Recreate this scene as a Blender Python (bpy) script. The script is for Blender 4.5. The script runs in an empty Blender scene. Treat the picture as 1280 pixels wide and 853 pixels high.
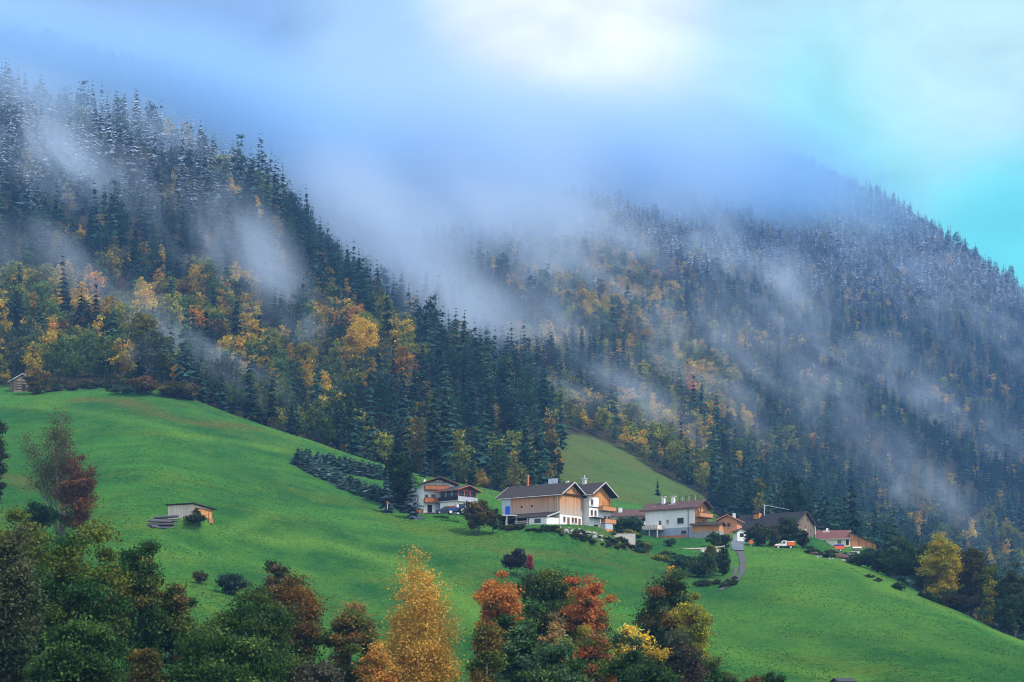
import bpy, math, random
import numpy as np

# ------------------------------------------------------------------ camera, sky, sun, exposure
C = bpy.context.scene
COL = C.collection
FPX = 1280 * 70.0 / 36.0            # focal length in photo pixels
HOR = 865.0                         # row of the horizon: the camera stands on the valley floor and looks up
cam_d = bpy.data.cameras.new("camera")
cam_d.lens = 70.0
cam_d.sensor_width = 36.0
cam_d.shift_y = (HOR - 426.5) / 1280.0
cam_d.clip_start = 0.5
cam_d.clip_end = 30000
cam = bpy.data.objects.new("camera", cam_d)
cam.location = (0, 0, 0)
cam.rotation_euler = (math.radians(90), 0, 0)
COL.objects.link(cam)
C.camera = cam

SUN_EL, SUN_AZ = 50.0, 122.0        # azimuth clockwise from the view direction (+Y): behind and to the right
w = bpy.data.worlds.new("World")
C.world = w
w.use_nodes = True
nt = w.node_tree
nt.nodes.clear()
N = nt.nodes.new
L = nt.links.new
out = N("ShaderNodeOutputWorld")
sky = N("ShaderNodeTexSky")
sky.sky_type = 'NISHITA'
sky.sun_disc = False
sky.sun_elevation = math.radians(SUN_EL)
sky.sun_rotation = math.radians(SUN_AZ)
bg1 = N("ShaderNodeBackground")
bg1.inputs[1].default_value = 0.1
L(sky.outputs[0], bg1.inputs[0])
# the cloud deck: soft areas of colour spread over the directions of the sky
tc = N("ShaderNodeTexCoord")
nz = N("ShaderNodeTexNoise")
nz.inputs["Scale"].default_value = 9.0
nz.inputs["Detail"].default_value = 4.0
L(tc.outputs["Generated"], nz.inputs["Vector"])
v1 = N("ShaderNodeVectorMath"); v1.operation = 'SUBTRACT'
L(nz.outputs["Color"], v1.inputs[0]); v1.inputs[1].default_value = (0.5, 0.5, 0.5)
v2 = N("ShaderNodeVectorMath"); v2.operation = 'MULTIPLY_ADD'
L(v1.outputs[0], v2.inputs[0]); v2.inputs[1].default_value = (0.014, 0.014, 0.012)
L(tc.outputs["Generated"], v2.inputs[2])
vn = N("ShaderNodeVectorMath"); vn.operation = 'NORMALIZE'
L(v2.outputs[0], vn.inputs[0])
prev = None
SKY_BASE = (0.62, 0.68, 0.76)
SKY_BLOBS = [  # px, py, radius in degrees, strength, colour (linear)
    (-100, 120, 14.0, 1.0, (0.15, 0.23, 0.43)),
    (150, -30, 9.0, 0.8, (0.21, 0.32, 0.47)),
    (420, 150, 8.0, 0.9, (0.19, 0.32, 0.53)),
    (1000, 180, 8.0, 0.85, (0.09, 0.42, 0.55)),
    (960, 0, 7.0, 0.8, (0.38, 0.54, 0.49)),
    (1190, 215, 7.0, 0.9, (0.15, 0.55, 0.47)),
    (1250, 10, 6.0, 0.95, (0.40, 0.57, 0.50)),
    (1290, 330, 4.0, 0.9, (0.06, 0.51, 0.46)),
    (540, 20, 5.0, 0.6, (0.32, 0.47, 0.51)),
    (715, 5, 5.0, 0.95, (0.66, 0.67, 0.64)),
]
for px, py, rad, st, colr in SKY_BLOBS:
    d = np.array([(px - 640) / FPX, 1.0, (HOR - py) / FPX]); d /= np.linalg.norm(d)
    dt = N("ShaderNodeVectorMath"); dt.operation = 'DOT_PRODUCT'
    L(vn.outputs[0], dt.inputs[0]); dt.inputs[1].default_value = tuple(d)
    mr = N("ShaderNodeMapRange"); mr.interpolation_type = 'SMOOTHERSTEP'
    mr.inputs["From Min"].default_value = math.cos(math.radians(rad))
    mr.inputs["From Max"].default_value = 1.0
    mr.inputs["To Max"].default_value = st
    L(dt.outputs["Value"], mr.inputs["Value"])
    mx = N("ShaderNodeMix"); mx.data_type = 'RGBA'
    L(mr.outputs[0], mx.inputs[0])
    if prev is None:
        mx.inputs[6].default_value = (*SKY_BASE, 1)
    else:
        L(prev, mx.inputs[6])
    mx.inputs[7].default_value = (*colr, 1)
    prev = mx.outputs[2]
# broken cloud texture over it all
nb = N("ShaderNodeTexNoise")
nb.inputs["Scale"].default_value = 11.0; nb.inputs["Detail"].default_value = 7.0; nb.inputs["Roughness"].default_value = 0.55
nb.inputs["Distortion"].default_value = 0.6
mb = N("ShaderNodeMapping"); mb.inputs["Scale"].default_value = (1.0, 1.0, 1.9)
L(tc.outputs["Generated"], mb.inputs[0]); L(mb.outputs[0], nb.inputs["Vector"])
mr = N("ShaderNodeMapRange"); mr.inputs[1].default_value = 0.3; mr.inputs[2].default_value = 0.7
mr.inputs[3].default_value = 0.78; mr.inputs[4].default_value = 1.18
L(nb.outputs["Fac"], mr.inputs[0])
ml = N("ShaderNodeVectorMath"); ml.operation = 'SCALE'
L(prev, ml.inputs[0]); L(mr.outputs[0], ml.inputs["Scale"])
prev = ml.outputs[0]
bg2 = N("ShaderNodeBackground")
bg2.inputs[1].default_value = 0.9
L(prev, bg2.inputs[0])
ms = N("ShaderNodeMixShader")
ms.inputs[0].default_value = 0.93
L(bg1.outputs[0], ms.inputs[1]); L(bg2.outputs[0], ms.inputs[2])
L(ms.outputs[0], out.inputs["Surface"])

sun_d = bpy.data.lights.new("sun", 'SUN')
sun_d.energy = 2.4
sun_d.angle = math.radians(9)
sun_d.color = (1.0, 0.9, 0.76)
sun = bpy.data.objects.new("sun", sun_d)
_el, _az = math.radians(SUN_EL), math.radians(SUN_AZ)
SUN_DIR = np.array([math.sin(_az) * math.cos(_el), math.cos(_az) * math.cos(_el), math.sin(_el)])
from mathutils import Vector, Matrix
sun.rotation_euler = Vector(SUN_DIR).to_track_quat('Z', 'Y').to_euler()
COL.objects.link(sun)

C.view_settings.view_transform = 'Standard'
C.view_settings.look = 'None'
C.view_settings.exposure = 1.05
C.view_settings.gamma = 1.0
C.render.engine = 'CYCLES'
cy = C.cycles
cy.max_bounces = 5
cy.diffuse_bounces = 2
cy.glossy_bounces = 2
cy.transmission_bounces = 3
cy.transparent_max_bounces = 8
cy.volume_bounces = 4
cy.volume_step_rate = 1.0
cy.volume_max_steps = 128
cy.use_denoising = True
cy.sample_clamp_indirect = 4.0
cy.use_adaptive_sampling = True
cy.adaptive_threshold = 0.01
cy.filter_width = 1.1

# ------------------------------------------------------------------ small helpers
rng = np.random.default_rng(7)
random.seed(7)


def tag(o, label=None, cat=None, group=None, kind=None):
    if label: o["label"] = label
    if cat: o["category"] = cat
    if group: o["group"] = group
    if kind: o["kind"] = kind
    return o


def empty(name, loc, label, cat, group=None, rz=0.0):
    o = bpy.data.objects.new(name, None)
    o.empty_display_size = 0.5
    o.location = loc
    o.rotation_euler = (0, 0, rz)
    COL.objects.link(o)
    return tag(o, label, cat, group)


def np_mesh(name, verts, faces, mats, tint=None, smooth=False, mat_index=None):
    """faces: int array (n, 3) or (n, 4)"""
    verts = np.asarray(verts, dtype=np.float32)
    faces = np.asarray(faces, dtype=np.int32)
    me = bpy.data.meshes.new(name)
    nf, k = faces.shape
    me.vertices.add(len(verts))
    me.vertices.foreach_set("co", verts.ravel())
    me.loops.add(nf * k)
    me.loops.foreach_set("vertex_index", faces.ravel())
    me.polygons.add(nf)
    me.polygons.foreach_set("loop_start", np.arange(nf, dtype=np.int32) * k)
    if smooth:
        me.polygons.foreach_set("use_smooth", np.ones(nf, dtype=bool))
    if mat_index is not None:
        me.polygons.foreach_set("material_index", np.asarray(mat_index, dtype=np.int32))
    for m in mats:
        me.materials.append(m)
    if tint is not None:
        a = me.attributes.new("tint", 'FLOAT_COLOR', 'FACE')
        t = np.ones((nf, 4), dtype=np.float32)
        t[:, :3] = tint
        a.data.foreach_set("color", t.ravel())
    me.update()
    me.validate()
    return me


def link(name, me, parent=None, loc=(0, 0, 0)):
    o = bpy.data.objects.new(name, me)
    o.location = loc
    if parent is not None:
        o.parent = parent
    COL.objects.link(o)
    return o


def hash2(ix, iy, seed):
    n = (ix.astype(np.int64) * 374761393 + iy.astype(np.int64) * 668265263 + seed * 974711) & 0x7fffffff
    n = ((n ^ (n >> 13)) * 1274126177) & 0x7fffffff
    return ((n ^ (n >> 16)) & 0xffff) / 65535.0


def vnoise(x, y, seed=0):
    x = np.asarray(x, float); y = np.asarray(y, float)
    ix = np.floor(x); iy = np.floor(y)
    fx = x - ix; fy = y - iy
    fx = fx * fx * (3 - 2 * fx); fy = fy * fy * (3 - 2 * fy)
    a = hash2(ix, iy, seed); b = hash2(ix + 1, iy, seed)
    c = hash2(ix, iy + 1, seed); d = hash2(ix + 1, iy + 1, seed)
    return (a * (1 - fx) + b * fx) * (1 - fy) + (c * (1 - fx) + d * fx) * fy


def fbm(x, y, seed=0, octv=4):
    s, a, t = 0, 0.5, 0
    for k in range(octv):
        s = s + a * vnoise(np.asarray(x) * 2 ** k, np.asarray(y) * 2 ** k, seed + k * 13)
        t += a; a *= 0.5
    return s / t


# ------------------------------------------------------------------ materials
def new_mat(name):
    m = bpy.data.materials.new(name)
    m.use_nodes = True
    t = m.node_tree
    t.nodes.clear()
    o = t.nodes.new("ShaderNodeOutputMaterial")
    return m, t, o


def simple(name, col, rough=0.7, var=0.25, scale=3.0, metal=0.0, bump=0.0, stretch=(1, 1, 1), spec=0.3):
    """principled paint/wood/stone whose colour wanders by noise"""
    m, t, o = new_mat(name)
    n = t.nodes.new; l = t.links.new
    p = n("ShaderNodeBsdfPrincipled")
    p.inputs["Roughness"].default_value = rough
    p.inputs["Metallic"].default_value = metal
    p.inputs["Specular IOR Level"].default_value = spec
    tcn = n("ShaderNodeTexCoord")
    mp = n("ShaderNodeMapping"); mp.inputs["Scale"].default_value = stretch
    l(tcn.outputs["Object"], mp.inputs["Vector"])
    nn = n("ShaderNodeTexNoise"); nn.inputs["Scale"].default_value = scale; nn.inputs["Detail"].default_value = 5
    nn.inputs["Roughness"].default_value = 0.65
    l(mp.outputs[0], nn.inputs["Vector"])
    cr = n("ShaderNodeValToRGB")
    cr.color_ramp.elements[0].position = 0.25; cr.color_ramp.elements[1].position = 0.75
    cr.color_ramp.elements[0].color = (*[c * (1 - var) for c in col], 1)
    cr.color_ramp.elements[1].color = (*[min(1, c * (1 + var)) for c in col], 1)
    l(nn.outputs["Fac"], cr.inputs[0]); l(cr.outputs[0], p.inputs["Base Color"])
    if bump:
        b = n("ShaderNodeBump"); b.inputs["Strength"].default_value = bump; b.inputs["Distance"].default_value = 0.05
        l(nn.outputs["Fac"], b.inputs["Height"]); l(b.outputs[0], p.inputs["Normal"])
    l(p.outputs[0], o.inputs["Surface"])
    return m


def planks(name, col_a, col_b, per_m=5.0, axis='X', grey=None, rough=0.8):
    """upright boards: each board its own tone, weathered streaks, dark joints; runs along the wall by object X+Y"""
    m, t, o = new_mat(name)
    n = t.nodes.new; l = t.links.new
    p = n("ShaderNodeBsdfPrincipled"); p.inputs["Roughness"].default_value = rough
    p.inputs["Specular IOR Level"].default_value = 0.2
    tcn = n("ShaderNodeTexCoord"); sp = n("ShaderNodeSeparateXYZ"); l(tcn.outputs["Object"], sp.inputs[0])
    if axis == 'X':
        s = n("ShaderNodeMath"); s.operation = 'ADD'; l(sp.outputs[0], s.inputs[0]); l(sp.outputs[1], s.inputs[1]); src = s.outputs[0]
    else:
        src = sp.outputs[2]
    k = n("ShaderNodeMath"); k.operation = 'MULTIPLY'; l(src, k.inputs[0]); k.inputs[1].default_value = per_m
    fl = n("ShaderNodeMath"); fl.operation = 'FLOOR'; l(k.outputs[0], fl.inputs[0])
    fr = n("ShaderNodeMath"); fr.operation = 'FRACT'; l(k.outputs[0], fr.inputs[0])
    wn = n("ShaderNodeTexWhiteNoise"); wn.noise_dimensions = '1D'; l(fl.outputs[0], wn.inputs["W"])
    mp = n("ShaderNodeMapping"); mp.inputs["Scale"].default_value = (2.5, 2.5, 0.35) if axis == 'X' else (0.3, 0.3, 3)
    l(tcn.outputs["Object"], mp.inputs["Vector"])
    nn = n("ShaderNodeTexNoise"); nn.inputs["Scale"].default_value = 2.2; nn.inputs["Detail"].default_value = 5
    l(mp.outputs[0], nn.inputs["Vector"])
    av = n("ShaderNodeMath"); av.operation = 'ADD'; l(wn.outputs[0], av.inputs[0]); l(nn.outputs["Fac"], av.inputs[1])
    hv = n("ShaderNodeMath"); hv.operation = 'MULTIPLY'; l(av.outputs[0], hv.inputs[0]); hv.inputs[1].default_value = 0.5
    mx = n("ShaderNodeMix"); mx.data_type = 'RGBA'
    mx.inputs[6].default_value = (*col_a, 1); mx.inputs[7].default_value = (*col_b, 1)
    l(hv.outputs[0], mx.inputs[0])
    last = mx.outputs[2]
    if grey:  # weathering to grey at the foot of the boards
        col, z0, z1 = grey
        mr = n("ShaderNodeMapRange"); l(sp.outputs[2], mr.inputs[0])
        mr.inputs[1].default_value = z1; mr.inputs[2].default_value = z0
        mm = n("ShaderNodeMath"); mm.operation = 'MULTIPLY'; l(mr.outputs[0], mm.inputs[0]); l(nn.outputs["Fac"], mm.inputs[1])
        m2 = n("ShaderNodeMath"); m2.operation = 'MULTIPLY'; m2.use_clamp = True; l(mm.outputs[0], m2.inputs[0]); m2.inputs[1].default_value = 1.7
        mg = n("ShaderNodeMix"); mg.data_type = 'RGBA'; l(m2.outputs[0], mg.inputs[0]); l(last, mg.inputs[6]); mg.inputs[7].default_value = (*col, 1)
        last = mg.outputs[2]
    lt = n("ShaderNodeMath"); lt.operation = 'LESS_THAN'; l(fr.outputs[0], lt.inputs[0]); lt.inputs[1].default_value = 0.1
    jm = n("ShaderNodeMix"); jm.data_type = 'RGBA'; jm.blend_type = 'MULTIPLY'
    l(lt.outputs[0], jm.inputs[0]); l(last, jm.inputs[6]); jm.inputs[7].default_value = (0.45, 0.42, 0.4, 1)
    l(jm.outputs[2], p.inputs["Base Color"])
    b = n("ShaderNodeBump"); b.inputs["Strength"].default_value = 0.5; b.inputs["Distance"].default_value = 0.04
    l(nn.outputs["Fac"], b.inputs["Height"]); l(b.outputs[0], p.inputs["Normal"])
    l(p.outputs[0], o.inputs["Surface"])
    return m


def leaf_mat(name, hue_var=0.06, val_var=0.5, transl=0.3, snow=False):
    m, t, o = new_mat(name)
    n = t.nodes.new; l = t.links.new
    at = n("ShaderNodeAttribute"); at.attribute_name = "tint"
    oi = n("ShaderNodeObjectInfo")
    hs = n("ShaderNodeHueSaturation")
    mh = n("ShaderNodeMapRange"); mh.inputs[3].default_value = 0.5 - hue_var / 2; mh.inputs[4].default_value = 0.5 + hue_var / 2
    mv = n("ShaderNodeMapRange"); mv.inputs[3].default_value = 1 - val_var / 2; mv.inputs[4].default_value = 1 + val_var / 2
    l(oi.outputs["Random"], mh.inputs[0])
    wn = n("ShaderNodeTexWhiteNoise"); wn.noise_dimensions = '1D'; l(oi.outputs["Random"], wn.inputs["W"])
    l(wn.outputs[0], mv.inputs[0])
    l(mh.outputs[0], hs.inputs["Hue"]); l(mv.outputs[0], hs.inputs["Value"]); l(at.outputs["Color"], hs.inputs["Color"])
    col = hs.outputs[0]
    if snow:
        ge = n("ShaderNodeNewGeometry")
        sp = n("ShaderNodeSeparateXYZ"); l(ge.outputs["Position"], sp.inputs[0])
        sn = n("ShaderNodeSeparateXYZ"); l(ge.outputs["True Normal"], sn.inputs[0])
        no = n("ShaderNodeTexNoise"); no.inputs["Scale"].default_value = 0.012; no.inputs["Detail"].default_value = 3
        l(ge.outputs["Position"], no.inputs["Vector"])
        ya = n("ShaderNodeMath"); ya.operation = 'MULTIPLY_ADD'; l(sp.outputs[1], ya.inputs[0]); ya.inputs[1].default_value = -0.132
        l(sp.outputs[2], ya.inputs[2])
        za = n("ShaderNodeMath"); za.operation = 'MULTIPLY_ADD'; l(no.outputs["Fac"], za.inputs[0]); za.inputs[1].default_value = 110
        l(ya.outputs[0], za.inputs[2])
        mz = n("ShaderNodeMapRange"); l(za.outputs[0], mz.inputs[0]); mz.inputs[1].default_value = 178; mz.inputs[2].default_value = 228
        mn = n("ShaderNodeMapRange"); l(sn.outputs[2], mn.inputs[0]); mn.inputs[1].default_value = -0.5; mn.inputs[2].default_value = 0.6
        n2 = n("ShaderNodeTexNoise"); n2.inputs["Scale"].default_value = 0.2; n2.inputs["Detail"].default_value = 2
        l(ge.outputs["Position"], n2.inputs["Vector"])
        m3 = n("ShaderNodeMapRange"); l(n2.outputs["Fac"], m3.inputs[0]); m3.inputs[1].default_value = 0.36; m3.inputs[2].default_value = 0.66
        q = n("ShaderNodeMath"); q.operation = 'MULTIPLY'; l(mz.outputs[0], q.inputs[0]); l(mn.outputs[0], q.inputs[1])
        q2 = n("ShaderNodeMath"); q2.operation = 'MULTIPLY'; l(q.outputs[0], q2.inputs[0]); l(m3.outputs[0], q2.inputs[1])
        mx = n("ShaderNodeMix"); mx.data_type = 'RGBA'; l(q2.outputs[0], mx.inputs[0]); l(col, mx.inputs[6]); mx.inputs[7].default_value = (0.42, 0.49, 0.60, 1)
        col = mx.outputs[2]
    d = n("ShaderNodeBsdfDiffuse"); l(col, d.inputs[0])
    tr = n("ShaderNodeBsdfTranslucent"); l(col, tr.inputs[0])
    mix = n("ShaderNodeMixShader"); mix.inputs[0].default_value = transl
    l(d.outputs[0], mix.inputs[1]); l(tr.outputs[0], mix.inputs[2])
    l(mix.outputs[0], o.inputs["Surface"])
    return m


M = {}
M["needles"] = leaf_mat("needles", 0.03, 1.1, 0.1, snow=True)
M["leaves_far"] = leaf_mat("leaves_far", 0.018, 0.6, 0.25, snow=True)
M["leaves"] = leaf_mat("leaves", 0.02, 0.15, 0.3)
M["bark"] = simple("bark", (0.075, 0.06, 0.048), 0.9, 0.4, 2.0, bump=0.6, stretch=(3, 3, 0.6))
M["bark_grey"] = simple("bark_grey", (0.17, 0.15, 0.135), 0.9, 0.4, 2.0, bump=0.5, stretch=(3, 3, 0.6))
M["bark_white"] = simple("bark_white", (0.55, 0.52, 0.47), 0.8, 0.45, 2.0, stretch=(1, 1, 2.5))
# ------------------------------------------------------------------ terrain
PROFILE = {  # photo column: (distance, photo row the ground has there)
    -900: [(160, 950), (200, 890), (280, 780), (350, 680), (420, 600), (520, 510), (640, 440), (900, 330), (1100, 230), (1400, 90), (1700, 60), (2400, 30)],
    -300: [(160, 950), (200, 895), (280, 790), (350, 690), (420, 610), (520, 535), (640, 478), (700, 455), (900, 370), (1100, 260), (1400, 110), (1700, 100), (2400, 40)],
    0: [(160, 960), (200, 905), (260, 830), (320, 740), (370, 680), (430, 620), (520, 550), (600, 507), (650, 487), (720, 462), (900, 385), (1100, 285), (1400, 128), (1700, 145), (2400, 60)],
    200: [(160, 960), (200, 905), (260, 840), (320, 745), (380, 655), (450, 590), (540, 526), (600, 497), (630, 480), (680, 484), (760, 462), (900, 400), (1080, 290), (1280, 178), (1600, 240), (2400, 110)],
    330: [(160, 960), (200, 905), (260, 850), (320, 770), (390, 690), (450, 625), (520, 570), (590, 530), (640, 538), (720, 525), (850, 455), (1000, 350), (1160, 240), (1400, 290), (2400, 150)],
    460: [(160, 970), (200, 910), (260, 860), (320, 800), (390, 720), (450, 655), (510, 607), (570, 571), (620, 582), (700, 575), (800, 500), (950, 366), (1150, 420), (1500, 350), (2400, 235), (2900, 260)],
    540: [(160, 970), (200, 912), (265, 863), (330, 800), (390, 725), (440, 672), (464, 644), (484, 637), (520, 615), (560, 595), (600, 605), (690, 600), (780, 515), (860, 440), (1000, 480), (1150, 450), (1500, 350), (2400, 225), (2900, 250)],
    600: [(160, 970), (200, 915), (270, 865), (330, 800), (390, 732), (440, 680), (466, 650), (480, 642), (520, 620), (555, 606), (600, 616), (680, 610), (760, 530), (810, 470), (900, 510), (1050, 485), (1500, 350), (1900, 265), (2500, 212), (3000, 240)],
    660: [(160, 970), (200, 918), (270, 868), (330, 800), (390, 735), (440, 688), (456, 664), (464, 660), (500, 650), (550, 620), (600, 628), (680, 630), (740, 570), (790, 520), (860, 530), (1050, 490), (1500, 370), (1900, 275), (2500, 205), (3000, 235)],
    720: [(160, 970), (200, 920), (270, 870), (330, 800), (390, 735), (440, 690), (458, 666), (480, 662), (520, 650), (560, 640), (640, 640), (740, 606), (850, 556), (930, 520), (1100, 470), (1450, 385), (1900, 285), (2550, 200), (3000, 230)],
    800: [(160, 970), (200, 925), (280, 865), (350, 790), (410, 738), (450, 705), (470, 690), (490, 674), (520, 664), (560, 652), (620, 645), (700, 632), (800, 600), (900, 568), (980, 545), (1150, 485), (1500, 395), (2000, 300), (2700, 195), (3100, 225)],
    860: [(160, 970), (220, 925), (290, 862), (360, 790), (410, 745), (450, 712), (480, 695), (500, 680), (520, 673), (560, 665), (620, 655), (720, 640), (800, 622), (900, 592), (980, 560), (1150, 515), (1500, 420), (2000, 325), (2750, 195), (3100, 225)],
    910: [(160, 970), (220, 925), (290, 860), (360, 792), (420, 737), (460, 706), (490, 690), (520, 680), (560, 668), (640, 665), (750, 655), (850, 628), (950, 600), (1100, 560), (1450, 480), (1900, 365), (2500, 255), (2900, 196), (3200, 225)],
    985: [(160, 980), (220, 925), (290, 865), (350, 800), (410, 745), (460, 705), (495, 687), (520, 685), (560, 681), (620, 695), (800, 700), (1000, 670), (1300, 585), (1700, 470), (2300, 340), (2800, 225), (3050, 200), (3500, 230)],
    1050: [(160, 980), (220, 926), (290, 872), (350, 805), (410, 752), (450, 715), (475, 700), (500, 690), (540, 683), (570, 684), (620, 705), (800, 722), (1000, 690), (1300, 610), (1700, 490), (2300, 360), (2850, 236), (3050, 236), (3500, 280)],
    1120: [(160, 985), (220, 930), (280, 880), (340, 815), (400, 768), (440, 740), (468, 722), (520, 732), (650, 762), (900, 748), (1200, 670), (1600, 545), (2100, 415), (2600, 300), (2850, 258), (3300, 300)],
    1200: [(160, 988), (220, 932), (280, 880), (340, 822), (395, 785), (440, 764), (470, 772), (580, 800), (900, 775), (1200, 690), (1550, 590), (2050, 450), (2500, 350), (2750, 312), (3200, 350)],
    1280: [(160, 990), (220, 935), (280, 882), (340, 832), (390, 808), (420, 800), (470, 815), (600, 840), (900, 800), (1200, 715), (1500, 630), (1900, 520), (2300, 430), (2680, 368), (3100, 410)],
    1500: [(160, 1000), (220, 950), (300, 900), (380, 880), (450, 900), (900, 870), (1300, 760), (1700, 640), (2200, 540), (2550, 500), (3000, 540)],
    2200: [(160, 1000), (220, 950), (300, 920), (380, 910), (450, 920), (900, 880), (1300, 800), (1700, 720), (2200, 680), (2550, 670), (3000, 690)],
}
LY0, LY1, NLY = math.log(120), math.log(4200), 420
PX0, PX1, PSTEP = -900, 2200, 10


def gauss(a, s, axis):
    r = int(3 * s + 1)
    k = np.exp(-0.5 * (np.arange(-r, r + 1) / s) ** 2); k /= k.sum()
    pad = [(0, 0)] * a.ndim; pad[axis] = (r, r)
    b = np.pad(a, pad, mode='edge')
    return np.apply_along_axis(lambda v: np.convolve(v, k, mode='valid'), axis, b)


_ly = np.linspace(LY0, LY1, NLY)
_cols = sorted(PROFILE)
_tab = np.array([np.interp(np.exp(_ly), [a for a, b in [(120, 1000)] + PROFILE[c]], [b for a, b in [(120, 1030)] + PROFILE[c]]) for c in _cols])
_pxg = np.arange(PX0, PX1 + 1, PSTEP)
GRID = np.array([np.interp(_pxg, _cols, _tab[:, j]) for j in range(NLY)])      # [lnY, px] -> row
GRID = gauss(GRID, 1.6, 0)
GRID = gauss(GRID, 2.2, 1)
FB = sorted({-900: 640, -300: 650, 0: 655, 100: 655, 150: 655, 190: 640, 212: 640, 225: 626, 330: 618, 460: 600, 560: 582, 640: 575, 682: 590, 700: 870, 740: 885, 780: 895, 820: 850, 850: 850, 880: 825, 900: 740,
             915: 690, 960: 620, 1000: 590, 1060: 575, 1120: 520, 1280: 455, 1500: 440, 2200: 440}.items())


def forest_from(px):
    return np.interp(px, [a for a, b in FB], [b for a, b in FB])


def rel_row(px, Y):
    i = np.clip((np.log(np.maximum(Y, 120)) - LY0) / (LY1 - LY0) * (NLY - 1), 0, NLY - 1.001)
    j = np.clip((px - PX0) / PSTEP, 0, len(_pxg) - 1.001)
    i0 = np.floor(i).astype(int); j0 = np.floor(j).astype(int)
    a = i - i0; b = j - j0
    return (GRID[i0, j0] * (1 - b) + GRID[i0, j0 + 1] * b) * (1 - a) + (GRID[i0 + 1, j0] * (1 - b) + GRID[i0 + 1, j0 + 1] * b) * a


FLAT = []   # building plots: (X, Y, radius, z)


def ground_z(X, Y):
    X = np.asarray(X, float); Y = np.asarray(Y, float)
    Yc = np.maximum(Y, 120.0)
    px = 640 + X / Yc * FPX
    z = (HOR - rel_row(px, Yc)) / FPX * Yc
    z = z + ((fbm(X / 46, Y / 46, 3, 3) - 0.5) * 2.6 + (fbm(X / 9 + Y / 40, Y / 5, 8, 2) - 0.5) * 0.5) * np.clip((Y - 200) / 200, 0.2, 1)
    far = np.clip((Y - forest_from(px)) / 120, 0, 1)
    z = z + far * (fbm(X / 120, Y / 120, 9, 4) - 0.5) * 22 * np.clip(Y / 2000, 0.3, 1)
    near = np.clip(1 - Y / 120.0, 0, 1.5)
    z = z * (1 - np.clip(near, 0, 1)) + (-2.0) * np.clip(near, 0, 1) + np.clip(near - 1, 0, 1) * 3
    for fx, fy, fr, fz in FLAT:
        d = np.hypot(X - fx, Y - fy)
        k = np.clip(1 - (d - fr * 0.75) / (fr * 0.5), 0, 1)
        z = z * (1 - k) + fz * k
    return z


def at(px, Y):
    X = (px - 640) / FPX * Y
    return Vector((X, Y, float(ground_z(X, Y))))


_ysteps = np.exp(np.linspace(math.log(130), math.log(3600), 2600))


def pick(px, py, y0=130.0, y1=3600.0):
    """first ground point behind photo pixel (px, py)"""
    Y = _ysteps[(_ysteps >= y0) & (_ysteps <= y1)]
    X = (px - 640) / FPX * Y
    row = HOR - ground_z(X, Y) / Y * FPX
    ok = np.nonzero(row <= py)[0]
    i = ok[0] if len(ok) else len(Y) - 1
    return Vector((X[i], Y[i], float(ground_z(X[i], Y[i]))))


def row_of(p):
    return HOR - p[2] / p[1] * FPX


# level plots under the farm buildings
for px, Y, r, row, Yc in [(552, 478, 10, 643, 474), (690, 468, 15, 657.5, 462), (860, 512, 12, 672.5, 505), (970, 545, 14, 673, 545), (1050, 556, 11, 684.5, 552), (238, 386, 5.5, 649.5, 385), (913, 545, 7, 666.5, 540)]:
    FLAT.append(((px - 640) / FPX * Y, Y, r, (HOR - row) / FPX * Yc))

# ground mesh: one sheet from behind the camera to beyond the ridges
_rows = np.concatenate([np.linspace(-160, 100, 14), np.exp(np.linspace(math.log(120), math.log(760), 420)), np.exp(np.linspace(math.log(766), math.log(4200), 260))])
_us = np.concatenate([np.linspace(-1.6, -0.40, 14)[:-1], np.linspace(-0.40, 0.40, 420), np.linspace(0.40, 1.6, 14)[1:]])
YY, UU = np.meshgrid(_rows, _us, indexing='ij')
XX = UU * np.maximum(YY, 120)
ZZ = ground_z(XX, YY)
gv = np.stack([XX, YY, ZZ], -1).reshape(-1, 3)
nr, nc = XX.shape
idx = np.arange(nr * nc).reshape(nr, nc)
gf = np.stack([idx[:-1, :-1], idx[:-1, 1:], idx[1:, 1:], idx[1:, :-1]], -1).reshape(-1, 4)

# what grows where: R woodland floor, G pale mown or worn grass with sunlit bands painted in, B dry brown grass
PXV = 640 + XX / np.maximum(YY, 120) * FPX
PYV = HOR - ZZ / np.maximum(YY, 120) * FPX
cov = np.zeros((nr, nc, 4), dtype=np.float32); cov[..., 3] = 1
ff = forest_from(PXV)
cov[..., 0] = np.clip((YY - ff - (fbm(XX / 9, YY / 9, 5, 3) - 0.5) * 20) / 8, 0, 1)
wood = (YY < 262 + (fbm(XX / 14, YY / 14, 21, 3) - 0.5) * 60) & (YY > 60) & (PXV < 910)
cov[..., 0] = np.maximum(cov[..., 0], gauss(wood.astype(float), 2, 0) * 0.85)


def band(pts, width, amt, ch, ymin=0, ymax=1e9):
    """a strip of ground along a line given by points on the ground"""
    w3 = [pick(a, b, max(ymin, 130)) for a, b in pts]
    P = np.array([(p.x, p.y) for p in w3])
    best = np.full(XX.shape, 1e9)
    for a, b in zip(P[:-1], P[1:]):
        ab = b - a
        tt = np.clip(((XX - a[0]) * ab[0] + (YY - a[1]) * ab[1]) / (ab @ ab), 0, 1)
        best = np.minimum(best, np.hypot(XX - a[0] - tt * ab[0], YY - a[1] - tt * ab[1]))
    nzv = fbm(XX / 12, YY / 12, 31, 3)
    cov[..., ch] = np.maximum(cov[..., ch], np.clip(1 - best / width, 0, 1) * amt * np.clip(0.35 + 1.3 * nzv, 0, 1))


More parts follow.
